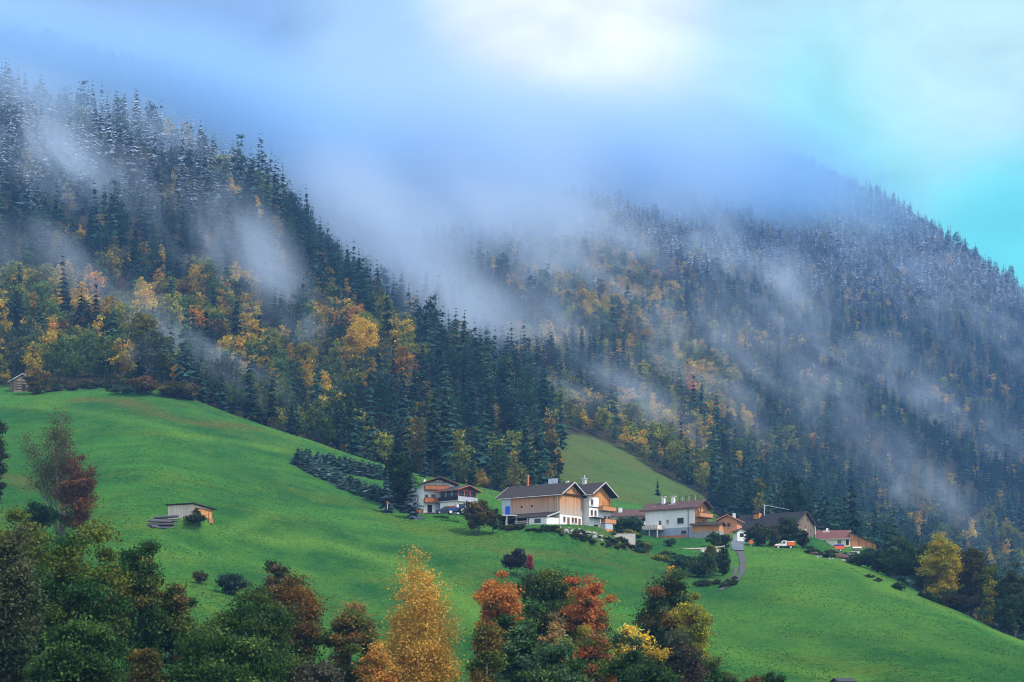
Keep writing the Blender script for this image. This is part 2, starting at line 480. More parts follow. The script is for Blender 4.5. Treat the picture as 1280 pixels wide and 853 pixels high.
band([(340, 676), (420, 680), (500, 705), (580, 755), (640, 790)], 9, 1.0, 1)
band([(130, 680), (200, 700), (300, 700), (390, 720), (480, 770)], 7, 0.5, 1)
band([(985, 690), (1060, 706), (1130, 745), (1210, 775), (1290, 808)], 11, 0.9, 1)
band([(930, 690), (960, 688)], 8, 0.7, 1)
band([(960, 700), (1010, 740), (1100, 775), (1200, 815)], 22, 0.55, 1)
band([(880, 760), (930, 790), (1010, 810)], 14, 0.45, 1)
band([(890, 800), (940, 830), (1000, 838), (1060, 850)], 7, 0.8, 1)
band([(60, 510), (140, 520), (230, 545), (340, 560)], 8, 0.6, 1)
band([(130, 660), (180, 657), (260, 660), (340, 640)], 4, 0.6, 1)
band([(640, 690), (740, 700), (800, 715)], 7, 0.55, 2)
band([(760, 670), (800, 690), (825, 700)], 5, 0.8, 2)
band([(100, 500), (150, 500), (200, 520), (245, 530), (310, 533)], 7, 1.0, 2)
band([(0, 595), (30, 600), (45, 612)], 5, 0.8, 2)
band([(700, 516), (730, 530), (770, 560), (800, 590)], 28, 0.9, 2, 700)
band([(690, 520), (720, 545), (740, 575)], 25, 0.7, 2, 700)

cov[..., 2] = np.maximum(cov[..., 2], np.where((YY > 690) & (YY < ff), 0.25 + 0.6 * fbm(XX / 25, YY / 40, 41, 3), 0))
m, t, o = new_mat("meadow_and_woodland_floor")
n = t.nodes.new; l = t.links.new
at_ = n("ShaderNodeAttribute"); at_.attribute_name = "cover"
spc = n("ShaderNodeSeparateColor"); l(at_.outputs["Color"], spc.inputs[0])
geo = n("ShaderNodeNewGeometry")


def nsc(scale, det=5, rough=0.6, stretch=None):
    x = n("ShaderNodeTexNoise"); x.inputs["Scale"].default_value = scale; x.inputs["Detail"].default_value = det
    x.inputs["Roughness"].default_value = rough
    if stretch:
        mp = n("ShaderNodeMapping"); mp.inputs["Scale"].default_value = stretch
        mp.inputs["Rotation"].default_value = (0, 0, 0.5)
        l(geo.outputs["Position"], mp.inputs[0]); l(mp.outputs[0], x.inputs["Vector"])
    else:
        l(geo.outputs["Position"], x.inputs["Vector"])
    return x


def mixc(f, a, b):
    x = n("ShaderNodeMix"); x.data_type = 'RGBA'
    if isinstance(f, float): x.inputs[0].default_value = f
    else: l(f, x.inputs[0])
    for i, c in ((6, a), (7, b)):
        if isinstance(c, tuple): x.inputs[i].default_value = (*c, 1)
        else: l(c, x.inputs[i])
    return x.outputs[2]


def rng_(src, a, b, c=0.0, d=1.0):
    x = n("ShaderNodeMapRange"); l(src, x.inputs[0])
    x.inputs[1].default_value = a; x.inputs[2].default_value = b; x.inputs[3].default_value = c; x.inputs[4].default_value = d
    return x.outputs[0]


n_big = nsc(0.022, 4); n_mid = nsc(0.16, 5, 0.65, (1, 0.4, 1)); n_fine = nsc(1.1, 6, 0.75); n_tuft = nsc(3.0, 3, 0.7)
GREEN_A, GREEN_B = (0.0202, 0.1119, 0.0306), (0.0631, 0.2170, 0.0400)
n_row = nsc(0.075, 4, 0.6, (0.35, 1.5, 1.5)); n_pat = nsc(0.045, 6, 0.7)
c0 = mixc(rng_(n_big.outputs["Fac"], 0.42, 0.58), GREEN_A, GREEN_B)
c0 = mixc(rng_(n_row.outputs["Fac"], 0.46, 0.62, 0.0, 0.6), c0, (0.0287, 0.1222, 0.0353))
c0 = mixc(rng_(n_pat.outputs["Fac"], 0.50, 0.70, 0.0, 0.75), c0, (0.1434, 0.1866, 0.0259))
c0 = mixc(rng_(n_mid.outputs["Fac"], 0.45, 0.70, 0.0, 0.55), c0, (0.0918, 0.2120, 0.0329))
c0 = mixc(rng_(n_fine.outputs["Fac"], 0.47, 0.62, 0.0, 0.75), c0, (0.0172, 0.0678, 0.0212))
c0 = mixc(rng_(n_tuft.outputs["Fac"], 0.54, 0.70, 0.0, 0.6), c0, (0.1576, 0.3138, 0.0530))
mg = n("ShaderNodeMath"); mg.operation = 'MULTIPLY'; l(spc.outputs[1], mg.inputs[0]); mg.inputs[1].default_value = 0.8
c1 = mixc(mg.outputs[0], c0, mixc(rng_(n_fine.outputs["Fac"], 0.4, 0.65), (0.16, 0.31, 0.045), (0.075, 0.20, 0.04)))
c2 = mixc(spc.outputs[2], c1, mixc(rng_(n_fine.outputs["Fac"], 0.4, 0.62), (0.13, 0.15, 0.04), (0.07, 0.075, 0.03)))
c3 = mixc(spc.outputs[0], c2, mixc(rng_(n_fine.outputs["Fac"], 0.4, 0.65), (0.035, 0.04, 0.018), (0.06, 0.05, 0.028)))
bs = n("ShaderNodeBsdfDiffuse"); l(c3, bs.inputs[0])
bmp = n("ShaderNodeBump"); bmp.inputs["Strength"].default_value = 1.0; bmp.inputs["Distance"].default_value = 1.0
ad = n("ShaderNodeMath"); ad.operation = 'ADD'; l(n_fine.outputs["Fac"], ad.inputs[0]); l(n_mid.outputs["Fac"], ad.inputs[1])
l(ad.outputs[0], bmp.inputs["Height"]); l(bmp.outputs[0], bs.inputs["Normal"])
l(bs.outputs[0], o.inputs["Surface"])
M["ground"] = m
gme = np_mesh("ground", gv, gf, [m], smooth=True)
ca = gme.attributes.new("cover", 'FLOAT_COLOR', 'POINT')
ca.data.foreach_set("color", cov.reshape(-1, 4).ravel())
tag(link("ground", gme), "green alpine meadow and wooded mountainside", None, None, "structure")
# ------------------------------------------------------------------ tree makers
def cone_mesh(pts, radii, sides=6):
    """tube along points with a radius at each, as verts and quads"""
    V, F = [], []
    for k, (p, r) in enumerate(zip(pts, radii)):
        for s in range(sides):
            a = 2 * math.pi * s / sides
            V.append((p[0] + r * math.cos(a), p[1] + r * math.sin(a), p[2]))
        if k:
            b = (k - 1) * sides
            for s in range(sides):
                F.append((b + s, b + (s + 1) % sides, b + sides + (s + 1) % sides, b + sides + s))
    return V, F


def limb(p0, p1, r0, r1, sides=5, bend=0.0, rg=None):
    """a tapered limb between two points, square to its own direction"""
    p0 = np.array(p0, float); p1 = np.array(p1, float)
    d = p1 - p0
    ln = np.linalg.norm(d) + 1e-6
    d = d / ln
    a = np.cross(d, (0.3, 0.9, 0.1)); a /= np.linalg.norm(a) + 1e-9
    b = np.cross(d, a)
    V, F = [], []
    n = 3
    off = (rg.normal(0, bend * ln, 3) if rg is not None and bend else np.zeros(3))
    for k in range(n + 1):
        f = k / n
        c = p0 + (p1 - p0) * f + off * math.sin(math.pi * f)
        r = r0 + (r1 - r0) * f
        for s in range(sides):
            an = 2 * math.pi * s / sides
            V.append(c + r * (math.cos(an) * a + math.sin(an) * b))
        if k:
            q = (k - 1) * sides
            for s in range(sides):
                F.append((q + s, q + (s + 1) % sides, q + sides + (s + 1) % sides, q + sides + s))
    return V, F


def join(parts):
    V, F, b = [], [], 0
    for v, f in parts:
        V.extend(v); F.extend([tuple(i + b for i in x) for x in f]); b += len(v)
    return V, F


def spruce_arrays(seed, h=20.0, w=3.4, tiers=15, nb=7, seg=2, col=(0.02, 0.045, 0.028), bare=0.08, jag=0.25, larch=False):
    """drooping tiers of branches, each branch a ridged frond"""
    rg = np.random.default_rng(seed)
    V, F, T = [], [], []
    for t in range(tiers):
        f = (t + rg.uniform(-0.3, 0.3)) / tiers
        f = min(max(f, 0), 0.985)
        z = h * (bare + (1 - bare) * f ** 0.92)
        R = w * (1 - f) ** 0.8 * (0.55 + 0.45 * min(1, (f + 0.12) * 5)) * rg.uniform(0.8, 1.12)
        n = max(4, int(round(nb * (1 - 0.45 * f))))
        a0 = rg.uniform(0, 6.28)
        for k in range(n):
            an = a0 + 6.2832 * (k + rg.uniform(-0.3, 0.3)) / n
            r = R * rg.uniform(0.65, 1.15)
            dz = r * (rg.uniform(0.35, 0.85) if not larch else rg.uniform(0.0, 0.5))
            wd = max(0.32 * r, 0.22) * rg.uniform(0.8, 1.2)
            ca, sa = math.cos(an), math.sin(an)
            base = len(V)
            br = rg.uniform(0.6, 1.5)
            for s in range(seg + 1):
                g = s / seg
                rr = r * g
                zz = z - dz * (g ** 0.8) + (0.12 * r * max(0, g - 0.6))
                ww = wd * (math.sin(math.pi * min(1, 0.25 + 0.75 * g)) if s < seg else 0.12) * rg.uniform(0.7, 1.3)
                dr = ww * rg.uniform(0.5, 0.9)
                j1, j2 = rg.uniform(-jag, jag, 2) * r * 0.3
                V.append((rr * ca, rr * sa, zz))
                V.append(((rr + j1) * ca - ww * sa, (rr + j1) * sa + ww * ca, zz - dr))
                V.append(((rr + j2) * ca + ww * sa, (rr + j2) * sa - ww * ca, zz - dr))
                if s:
                    b = base + (s - 1) * 3
                    F.append((b, b + 3, b + 4, b + 1)); F.append((b, b + 2, b + 5, b + 3))
                    for _ in (0, 1):
                        e = br * rg.uniform(0.8, 1.2)
                        T.append([c * e for c in col])
    b = len(V)
    V += [(0, 0, h * 1.03), (0.16, 0, h * 0.93), (-0.08, 0.14, h * 0.93), (-0.08, -0.14, h * 0.93)]
    F += [(b, b + 1, b + 2, b + 2), (b, b + 2, b + 3, b + 3), (b, b + 3, b + 1, b + 1)]
    T += [col] * 3
    return np.array(V), np.array(F), np.array(T)


def leaf_quads(centres, size, rg, up=0.35, aspect=0.62, spread=None):
    """one bent leaf spray per centre; returns verts and quads"""
    n = len(centres)
    nrm = rg.normal(0, 1, (n, 3)); nrm[:, 2] += up * 2
    nrm /= np.linalg.norm(nrm, axis=1)[:, None]
    t = rg.normal(0, 1, (n, 3))
    t -= nrm * np.sum(t * nrm, axis=1)[:, None]
    t /= np.linalg.norm(t, axis=1)[:, None]
    b = np.cross(nrm, t)
    s = size * rg.uniform(0.6, 1.35, (n, 1))
    c = np.asarray(centres)
    V = np.stack([c - t * s, c + b * s * aspect + nrm * s * 0.18, c + t * s, c - b * s * aspect + nrm * s * 0.18], 1).reshape(-1, 3)
    return V, np.arange(4 * n).reshape(n, 4)


def crown_clumps(rg, n, rx, rz, zc, shape):
    """clump centres of a crown; shape: round, tall, cone, vase, dome"""
    pts = []
    while len(pts) < n:
        p = rg.uniform(-1, 1, 3)
        r = np.linalg.norm(p)
        if r > 1 or r < 0.35 and rg.random() < 0.75:
            continue
        x, y, z = p
        if shape == 'cone':
            if math.hypot(x, y) > (1 - (z + 1) / 2) ** 0.8 * 0.95 + 0.08: continue
        elif shape == 'vase':
            if math.hypot(x, y) > 0.35 + 0.65 * (z + 1) / 2: continue
        elif shape == 'dome':
            if z < -0.55: continue
        pts.append((x * rx, y * rx, zc + z * rz))
    return np.array(pts)


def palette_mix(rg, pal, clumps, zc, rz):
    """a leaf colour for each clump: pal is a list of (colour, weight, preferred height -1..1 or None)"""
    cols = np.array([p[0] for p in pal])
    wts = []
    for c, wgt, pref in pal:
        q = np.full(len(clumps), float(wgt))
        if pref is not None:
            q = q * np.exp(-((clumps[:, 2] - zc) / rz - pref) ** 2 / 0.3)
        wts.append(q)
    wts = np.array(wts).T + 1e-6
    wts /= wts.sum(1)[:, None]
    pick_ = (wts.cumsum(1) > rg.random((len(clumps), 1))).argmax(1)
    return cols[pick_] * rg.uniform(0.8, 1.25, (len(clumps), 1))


def crown_arrays(seed, rx, rz, zc, pal, n_clump=70, per=110, size=0.2, clump_r=1.0, shape='round', droop=0.0, lobes=0.25):
    rg = np.random.default_rng(seed)
    cl = crown_clumps(rg, n_clump, rx, rz, zc, shape)
    # push whole sides in or out so the outline is uneven
    an = np.arctan2(cl[:, 1], cl[:, 0])
    k = 1 + lobes * np.sin(an * 2 + rg.uniform(0, 6)) * 0.5 + lobes * rg.normal(0, 0.5, len(cl))
    cl[:, :2] *= k[:, None]
    cl[:, 2] += lobes * rz * 0.35 * rg.normal(0, 1, len(cl))
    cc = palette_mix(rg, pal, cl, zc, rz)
    n = rg.poisson(per, len(cl))
    own = np.repeat(np.arange(len(cl)), n)
    sp = clump_r * rg.uniform(0.55, 1.2, (len(cl), 1))
    off = rg.normal(0, 0.5, (len(own), 3)) * sp[own] * np.array([1, 1, 0.62 + droop])
    ctr = cl[own] + off
    if droop:
        ctr[:, 2] -= droop * np.abs(rg.normal(0, 1, len(own))) * 0.8
    V, F = leaf_quads(ctr, size, rg)
    T = cc[own] * rg.uniform(0.78, 1.22, (len(own), 1))
    return V, F, T, cl


def trunk_arrays(seed, h, r0, clumps, n_limb=10, lean=0.03):
    rg = np.random.default_rng(seed + 999)
    top = np.array([rg.normal(0, lean) * h, rg.normal(0, lean) * h, h])
    parts = [limb((0, 0, -0.5), top, r0, r0 * 0.18, 7, 0.015, rg)]
    ids = rg.choice(len(clumps), min(n_limb, len(clumps)), replace=False)
    for i in ids:
        c = clumps[i]
        f = min(max(c[2] / h - rg.uniform(0.12, 0.3), 0.15), 0.9)
        parts.append(limb(top * f, c, r0 * (0.55 - 0.4 * f), r0 * 0.06 + 0.01, 5, 0.05, rg))
    return join(parts)


GRN = (0.022, 0.052, 0.014)
OLV = (0.05, 0.072, 0.016)
LIME = (0.13, 0.16, 0.022)
YEL = (0.42, 0.30, 0.04)
GOLD = (0.42, 0.24, 0.03)
ORG = (0.42, 0.165, 0.028)
RED = (0.42, 0.085, 0.03)
RUS = (0.13, 0.075, 0.024)
PINE = (0.012, 0.038, 0.030)
BLU = (0.045, 0.075, 0.085)

# far woodland kinds, shared by the single trees and by the mass of the forest
KIND = []   # (name, mesh)


def far_spruce(seed, col, h=22, w=3.9, tiers=17, nb=8, bare=0.06, larch=False):
    V, F, T = spruce_arrays(seed, h, w, tiers, nb, 2, col, bare, larch=larch)
    return np_mesh("conifer_crown", V, F, [M["leaves_far"] if larch else M["needles"]], T)


def far_leafy(seed, pal, rx=3.6, rz=5.0, zc=8.0, n=34, per=30, size=0.44, shape='round'):
    V, F, T, cl = crown_arrays(seed, rx, rz, zc, pal, n, per, size, 1.5, shape)
    tv, tf = trunk_arrays(seed, zc + rz * 0.6, 0.2, cl, 3)
    V2 = np.vstack([V, np.array(tv)]); F2 = np.vstack([F, np.array(tf) + len(V)])
    T2 = np.vstack([T, np.tile((0.07, 0.06, 0.05), (len(tf), 1))])
    return np_mesh("leafy_crown", V2, F2, [M["leaves_far"]], T2)


SPR = [far_spruce(11, PINE), far_spruce(12, (0.016, 0.045, 0.032), 25, 3.4, 18), far_spruce(13, (0.022, 0.05, 0.040), 18, 4.2, 15), far_spruce(14, (0.026, 0.054, 0.030), 22, 3.6, 15, 8, 0.3)]
PIN = [((0.020, 0.05, 0.034), 2, None), ((0.03, 0.062, 0.04), 1, None)]
SPR += [far_leafy(31, PIN, 3.3, 6.5, 13.5, 34, 30, 0.42, 'tall'), far_leafy(32, [((0.028, 0.058, 0.032), 1, None)], 3.0, 7.5, 12.5, 34, 30, 0.42, 'cone')]
PLAR = [((0.27, 0.19, 0.035), 2, None), ((0.17, 0.16, 0.04), 2, None)]
LAR = [far_leafy(21, PLAR, 2.3, 7.0, 9.5, 36, 26, 0.40, 'cone'), far_leafy(22, [((0.15, 0.15, 0.04), 2, None), ((0.2, 0.16, 0.04), 1, None)], 2.0, 7.2, 9.2, 36, 26, 0.38, 'cone')]
PGRN = [((0.065, 0.12, 0.04), 3, None), ((0.09, 0.145, 0.045), 2, None), (LIME, 0.8, 0.6)]
PLIM = [((0.19, 0.22, 0.035), 3, None), ((0.26, 0.25, 0.04), 2, 0.5), (OLV, 1, -0.5)]
PYEL = [(YEL, 3, None), (LIME, 1.2, -0.5), (GOLD, 1, 0.5)]
PORG = [(ORG, 3, None), (GOLD, 1.5, 0.3), (RUS, 0.6, -0.6)]
PRUS = [(RUS, 2, None), (OLV, 2, -0.3), ((0.22, 0.13, 0.03), 1, 0.5)]
PDUL = [((0.045, 0.075, 0.045), 3, None), ((0.06, 0.085, 0.05), 2, None)]
LEAFY = {}
for i, (k, pl) in enumerate((("green", PGRN), ("lime", PLIM), ("yellow", PYEL), ("orange", PORG), ("russet", PRUS), ("dull", PDUL))):
    LEAFY[k] = [far_leafy(40 + i * 5, pl), far_leafy(41 + i * 5, pl, 2.9, 5.6, 8.5, 32, 30, 0.42, 'tall')]
VAR = [("spruce", m_) for m_ in SPR] + [("larch", m_) for m_ in LAR] + [(k, m_) for k in LEAFY for m_ in LEAFY[k]]
VH = [max(v.co.z for v in m_.vertices) for _, m_ in VAR]
VIDX = {}
for i, (k, _) in enumerate(VAR):
    VIDX.setdefault(k, []).append(i)

# ------------------------------------------------------------------ woodland: where each tree stands
rows_Y, y = [], 575.0
while y < 3150:
    rows_Y.append(y)
    y += 9.0 + 0.0030 * (y - 575)
tx, ty = [], []
for y in rows_Y:
    step = 5.8 + 0.0022 * (y - 575)
    x = np.arange((-200 - 640) / FPX * y, (1490 - 640) / FPX * y, step)
    tx.append(x + rng.uniform(-0.45, 0.45, len(x)) * step)
    ty.append(np.full(len(x), y) + rng.uniform(-0.45, 0.45, len(x)) * step)
tx = np.concatenate(tx); ty = np.concatenate(ty)
tz = ground_z(tx, ty)
tpx = 640 + tx / ty * FPX
tpy = HOR - tz / ty * FPX
keep = (ty > forest_from(tpx + (fbm(tx / 14, ty / 30, 55, 2) - 0.5) * 46) + 3) & (tpy > -60)
# leave out the trees no one could see behind a crest
_yg = np.exp(np.linspace(math.log(150), math.log(3300), 500))
_pg = np.arange(-240, 1540, 12)
PG, YG = np.meshgrid(_pg, _yg)
RG_ = HOR - ground_z((PG - 640) / FPX * YG, YG) / YG * FPX
canopy = np.where(YG > forest_from(PG), 9.0 / YG * FPX, 0)
RM = np.minimum.accumulate(RG_ - canopy, axis=0)
iy = np.clip(np.searchsorted(_yg, ty * 0.985) - 1, 0, 499); ix = np.clip(((tpx + 240) / 12).astype(int), 0, len(_pg) - 1)
top = tpy - 24.0 / ty * FPX
keep &= top < RM[iy, ix] + 6
# a clearing with a scar of bare earth on the far slope, and thin spots
scar = ((tpx - 1165) / 60) ** 2 + ((tpy - 622) / 34) ** 2 < 1
keep &= ~((tpx < 450) & (tpy < 330) & (rng.random(len(tx)) < 0.4))
keep &= ~(scar & (rng.random(len(tx)) < 0.8))
tx, ty, tz, tpx, tpy = tx[keep], ty[keep], tz[keep], tpx[keep], tpy[keep]
NT = len(tx)
g_clump = fbm(tx / 45, ty / 60, 77, 3)
g_fine = rng.random(NT)


def ell(cx, cy, rx, ry, ang=0.0):
    a = math.radians(ang)
    dx = (tpx - cx); dy = (tpy - cy)
    u = (dx * math.cos(a) + dy * math.sin(a)) / rx
    v = (-dx * math.sin(a) + dy * math.cos(a)) / ry
    return np.clip(1.25 - np.hypot(u, v), 0, 1)


leafy_p = np.full(NT, 0.07)
for e, amt in [(ell(90, 430, 210, 75, 10), 1.35), (ell(260, 440, 140, 80, 35), 1.25), (ell(330, 500, 160, 55, 25), 1.2), (ell(440, 470, 95, 90), .8),
               (ell(490, 450, 70, 60), .8), (ell(660, 475, 110, 50, 20), 1.3), (ell(640, 590, 80, 30), .85), (ell(590, 590, 70, 25), .8), (ell(770, 400, 210, 80, 40), 1.0),
               (ell(840, 500, 150, 70, 30), 1.0), (ell(850, 560, 120, 60, 15), 1.1), (ell(920, 580, 60, 60), .85), (ell(1020, 610, 110, 45, 40), .85),
               (ell(980, 360, 170, 60, 30), .35), (ell(1160, 430, 190, 90, 35), .3), (ell(1190, 690, 160, 50, 20), .75), (ell(1080, 470, 200, 80, 35), .3),
               (ell(60, 300, 120, 30, 20), .25), (ell(330, 245, 80, 40, 30), .45), (ell(420, 540, 140, 30, 20), .7), (ell(700, 540, 60, 70), .75), (ell(960, 480, 100, 60, 30), .5)]:
    leafy_p = np.maximum(leafy_p, amt * np.clip(e * 1.6, 0, 1))
for e in (ell(600, 500, 75, 55, 25), ell(560, 430, 50, 40), ell(650, 520, 45, 55), ell(400, 330, 110, 60, 35), ell(150, 250, 170, 60, 30), ell(730, 480, 40, 30), ell(1090, 620, 60, 40)):
    leafy_p = leafy_p * (1 - 0.88 * np.clip(e * 1.5, 0, 1))
is_leafy = g_fine < np.clip(leafy_p * (2.3 * g_clump - 0.22), 0, 0.92)
hue = rng.random(NT) * 0.7 + fbm(tx / 30, ty / 40, 91, 2) * 0.6 - 0.15
warm = np.zeros(NT)
for e, amt in [(ell(460, 430, 60, 50), .5), (ell(250, 400, 90, 45, 40), .35), (ell(90, 400, 120, 40), .2), (ell(680, 465, 80, 40), .3), (ell(830, 570, 110, 50), .22), (ell(780, 350, 90, 60, 40), .3),
               (ell(640, 590, 60, 25), .1), (ell(330, 240, 70, 40), .45), (ell(860, 485, 30, 20), .5), (ell(1030, 625, 90, 40, 40), -.35), (ell(440, 580, 200, 25, 20), -.12), (ell(1150, 690, 160, 40, 20), -.2)]:
    warm = warm + amt * np.clip(e * 1.5, 0, 1)
hue = hue * 0.9 + warm * 0.55 - 0.02
kind = np.zeros(NT, dtype=int)
r4 = rng.random(NT)
kind[:] = np.array(VIDX["spruce"])[np.where(r4 < 0.86, (r4 / 0.86 * 4).astype(int), 4 + (r4 * 1000).astype(int) % 2)]
larch = (~is_leafy) & (rng.random(NT) < 0.05 + 0.35 * np.clip(ell(760, 380, 200, 80, 40) + ell(1100, 420, 200, 80, 35) * .4, 0, 1))
kind[larch] = np.array(VIDX["larch"])[(r4[larch] * 2).astype(int)]
for lo, hi, k in ((-9, 0.20, "dull"), (0.20, 0.42, "green"), (0.42, 0.60, "lime"), (0.60, 0.88, "yellow"), (0.88, 0.97, "russet"), (0.97, 9, "orange")):
    s = is_leafy & (hue >= lo) & (hue < hi)
    kind[s] = np.array(VIDX[k])[(r4[s] * 2).astype(int)]
scl = (0.62 + 0.85 * rng.random(NT) ** 1.3) * np.where(is_leafy, rng.uniform(0.62, 1.08, NT), 1.0) * np.where(rng.random(NT) < 0.12, 0.6, 1.0)
rot = rng.uniform(0, 6.283, NT)
lean = rng.normal(0, 0.035, (NT, 2))
high = (tpx < 450) & (tpy < 330)
scl = np.where(high, scl * 1.3, scl)
# the 300 of each kind that show largest stand as trees of their own
vh = np.array(VH)[kind]
size_px = vh * scl / ty * FPX
iy = np.clip(np.searchsorted(_yg, ty * 0.985) - 1, 0, 499); ix = np.clip(((tpx + 240) / 12).astype(int), 0, len(_pg) - 1)
canopy2 = np.where(YG > forest_from(PG), 15.0 / YG * FPX, 0)
RM2 = np.minimum.accumulate(RG_ - canopy2, axis=0)
shows = np.clip((RM2[iy, ix] - (tpy - size_px)), 0, size_px)
shows[(tpx < 4) | (tpx > 1276) | (tpy - size_px < 120)] = 0
single = np.zeros(NT, dtype=bool)
fam = np.where(is_leafy, 1, np.where(larch, 2, 0))
for f, most in ((0, 285), (1, 225), (2, 60)):
    ids = np.nonzero(fam == f)[0]
    o_ = ids[np.argsort(-shows[ids])][:most]
    single[o_[shows[o_] > 8]] = True


def region(px, py):
    if px < 215 and py > 400: return "at the upper meadow edge by the log hut"
    if py < 300 and px < 430: return "high on the spur below the snow line"
    if px < 215: return "on the spur above the log hut meadow"
    if px < 420 and py > 400: return "in the misty hollow behind the meadow crest"
    if px < 430: return "on the steep spur above the misty hollow"
    if px < 540 and py > 500: return "behind the crest above the blue spruce hedge"
    if px < 540: return "around the great golden tree on the spur"
    if px < 690 and py > 540: return "just behind the crest above the chalet"
    if px < 690: return "in the dark stand at the end of the spur"
    if px < 920 and py > 520: return "along the rim of the far sloping field"
    if px < 920: return "on the misty slope above the far field"
    if px < 1070: return "on the slope behind the old black roofed barn"
    return "on the hazy slope beyond the right meadow"


LOOK = {"spruce": "dark spruce", "larch": "golden larch", "green": "green leafy tree", "lime": "lime green leafy tree", "yellow": "yellow leafy tree", "orange": "orange leafy tree", "russet": "russet leafy tree", "dull": "dull green leafy tree"}
NAME = {0: "spruce_tree", 1: "broadleaf_tree", 2: "larch_tree"}
CATG = {0: "conifer", 1: "tree", 2: "conifer"}
tr_v, tr_f = limb((0, 0, -0.6), (0, 0, 20), 0.28, 0.03, 6)
TRUNK = np_mesh("conifer_trunk", tr_v, tr_f, [M["bark"]])
for i in np.nonzero(single)[0]:
    k = VAR[kind[i]][0]
    size = "tall" if scl[i] > 1.1 else ("small" if scl[i] < 0.7 else "middling")
    look = "bushy green pine" if kind[i] in (4, 5) else LOOK[k]
    lab = f"{size} {look} {region(tpx[i], tpy[i])}"
    grp = f"{size} {look}s {region(tpx[i], tpy[i])}"
    o_ = bpy.data.objects.new("pine_tree" if kind[i] in (4, 5) else NAME[fam[i]], None if fam[i] == 0 and kind[i] not in (4, 5) else VAR[kind[i]][1])
    o_.location = (tx[i], ty[i], tz[i] - 0.3)
    o_.rotation_euler = (lean[i, 0], lean[i, 1], rot[i])
    o_.scale = (scl[i],) * 3
    COL.objects.link(o_)
    tag(o_, lab, CATG[fam[i]], grp)
    if fam[i] == 0 and kind[i] not in (4, 5):
        link("crown", VAR[kind[i]][1], o_); link("trunk", TRUNK, o_)

# the rest of the woodland is one mass
rest = np.nonzero(~single)[0]
fm = bpy.data.meshes.new("forest")
fm.vertices.add(len(rest))
fm.vertices.foreach_set("co", np.stack([tx[rest], ty[rest], tz[rest] - 0.3], -1).astype(np.float32).ravel())
for nm, ty_, arr in (("variant", 'INT', kind[rest].astype(np.int32)), ("turn", 'FLOAT', rot[rest].astype(np.float32)), ("grow", 'FLOAT', scl[rest].astype(np.float32))):
    a_ = fm.attributes.new(nm, ty_, 'POINT')
    a_.data.foreach_set("value", arr)
for nm, arr in (("lean_x", lean[rest, 0]), ("lean_y", lean[rest, 1])):
    a_ = fm.attributes.new(nm, 'FLOAT', 'POINT'); a_.data.foreach_set("value", arr.astype(np.float32))
fo = link("forest", fm)
tag(fo, "mixed spruce and autumn woodland covering the mountainside", None, None, "stuff")
def scatter(ob, meshes):
    ng = bpy.data.node_groups.new("woodland", 'GeometryNodeTree')
    ng.interface.new_socket("Geometry", in_out='INPUT', socket_type='NodeSocketGeometry')
    ng.interface.new_socket("Geometry", in_out='OUTPUT', socket_type='NodeSocketGeometry')
    gi = ng.nodes.new("NodeGroupInput"); go = ng.nodes.new("NodeGroupOutput")
    jn = ng.nodes.new("GeometryNodeJoinGeometry")


    def named(nm, typ):
        x = ng.nodes.new("GeometryNodeInputNamedAttribute"); x.data_type = typ
        x.inputs["Name"].default_value = nm
        return x.outputs["Attribute"]


    a_var, a_turn, a_grow = named("variant", 'INT'), named("turn", 'FLOAT'), named("grow", 'FLOAT')
    cxyz = ng.nodes.new("ShaderNodeCombineXYZ"); ng.links.new(a_turn, cxyz.inputs[2])
    ng.links.new(named("lean_x", 'FLOAT'), cxyz.inputs[0]); ng.links.new(named("lean_y", 'FLOAT'), cxyz.inputs[1])
    for i, me_ in enumerate(meshes):
        src = bpy.data.objects.new("tree_kind", me_)
        src.use_fake_user = True
        oi = ng.nodes.new("GeometryNodeObjectInfo"); oi.inputs["Object"].default_value = src
        eq = ng.nodes.new("FunctionNodeCompare"); eq.data_type = 'INT'; eq.operation = 'EQUAL'
        ng.links.new(a_var, eq.inputs[2]); eq.inputs[3].default_value = i
        ip = ng.nodes.new("GeometryNodeInstanceOnPoints")
        ng.links.new(gi.outputs[0], ip.inputs["Points"])
        ng.links.new(eq.outputs[0], ip.inputs["Selection"])
        ng.links.new(oi.outputs["Geometry"], ip.inputs["Instance"])
        ng.links.new(cxyz.outputs[0], ip.inputs["Rotation"])
        ng.links.new(a_grow, ip.inputs["Scale"])
        ng.links.new(ip.outputs[0], jn.inputs[0])
    ng.links.new(jn.outputs[0], go.inputs[0])
    md = ob.modifiers.new("scatter", 'NODES'); md.node_group = ng


scatter(fo, [m_ for _, m_ in VAR])
print("TREES", NT, "single", int(single.sum()))
# ------------------------------------------------------------------ building kit
M["plaster"] = simple("white_plaster", (0.76, 0.75, 0.72), 0.9, 0.13, 0.5, bump=0.1)
M["plaster_cream"] = simple("cream_plaster", (0.74, 0.70, 0.58), 0.9, 0.1, 0.8)
M["plaster_blue"] = simple("blue_grey_plaster", (0.33, 0.38, 0.47), 0.9, 0.12, 0.8)
M["plaster_orange"] = simple("orange_plaster", (0.62, 0.25, 0.12), 0.9, 0.1, 0.9)
M["concrete"] = simple("pale_concrete", (0.52, 0.50, 0.45), 0.9, 0.2, 1.2, bump=0.2)
M["brick_orange"] = simple("orange_brick", (0.50, 0.16, 0.07), 0.9, 0.25, 3.0)
M["tin"] = simple("galvanised_tin", (0.52, 0.56, 0.60), 0.45, 0.12, 1.0, metal=0.5)
M["boards"] = planks("larch_boards", (0.36, 0.14, 0.05), (0.70, 0.36, 0.16), 1.9, grey=((0.44, 0.40, 0.36), 2.8, 6.6))
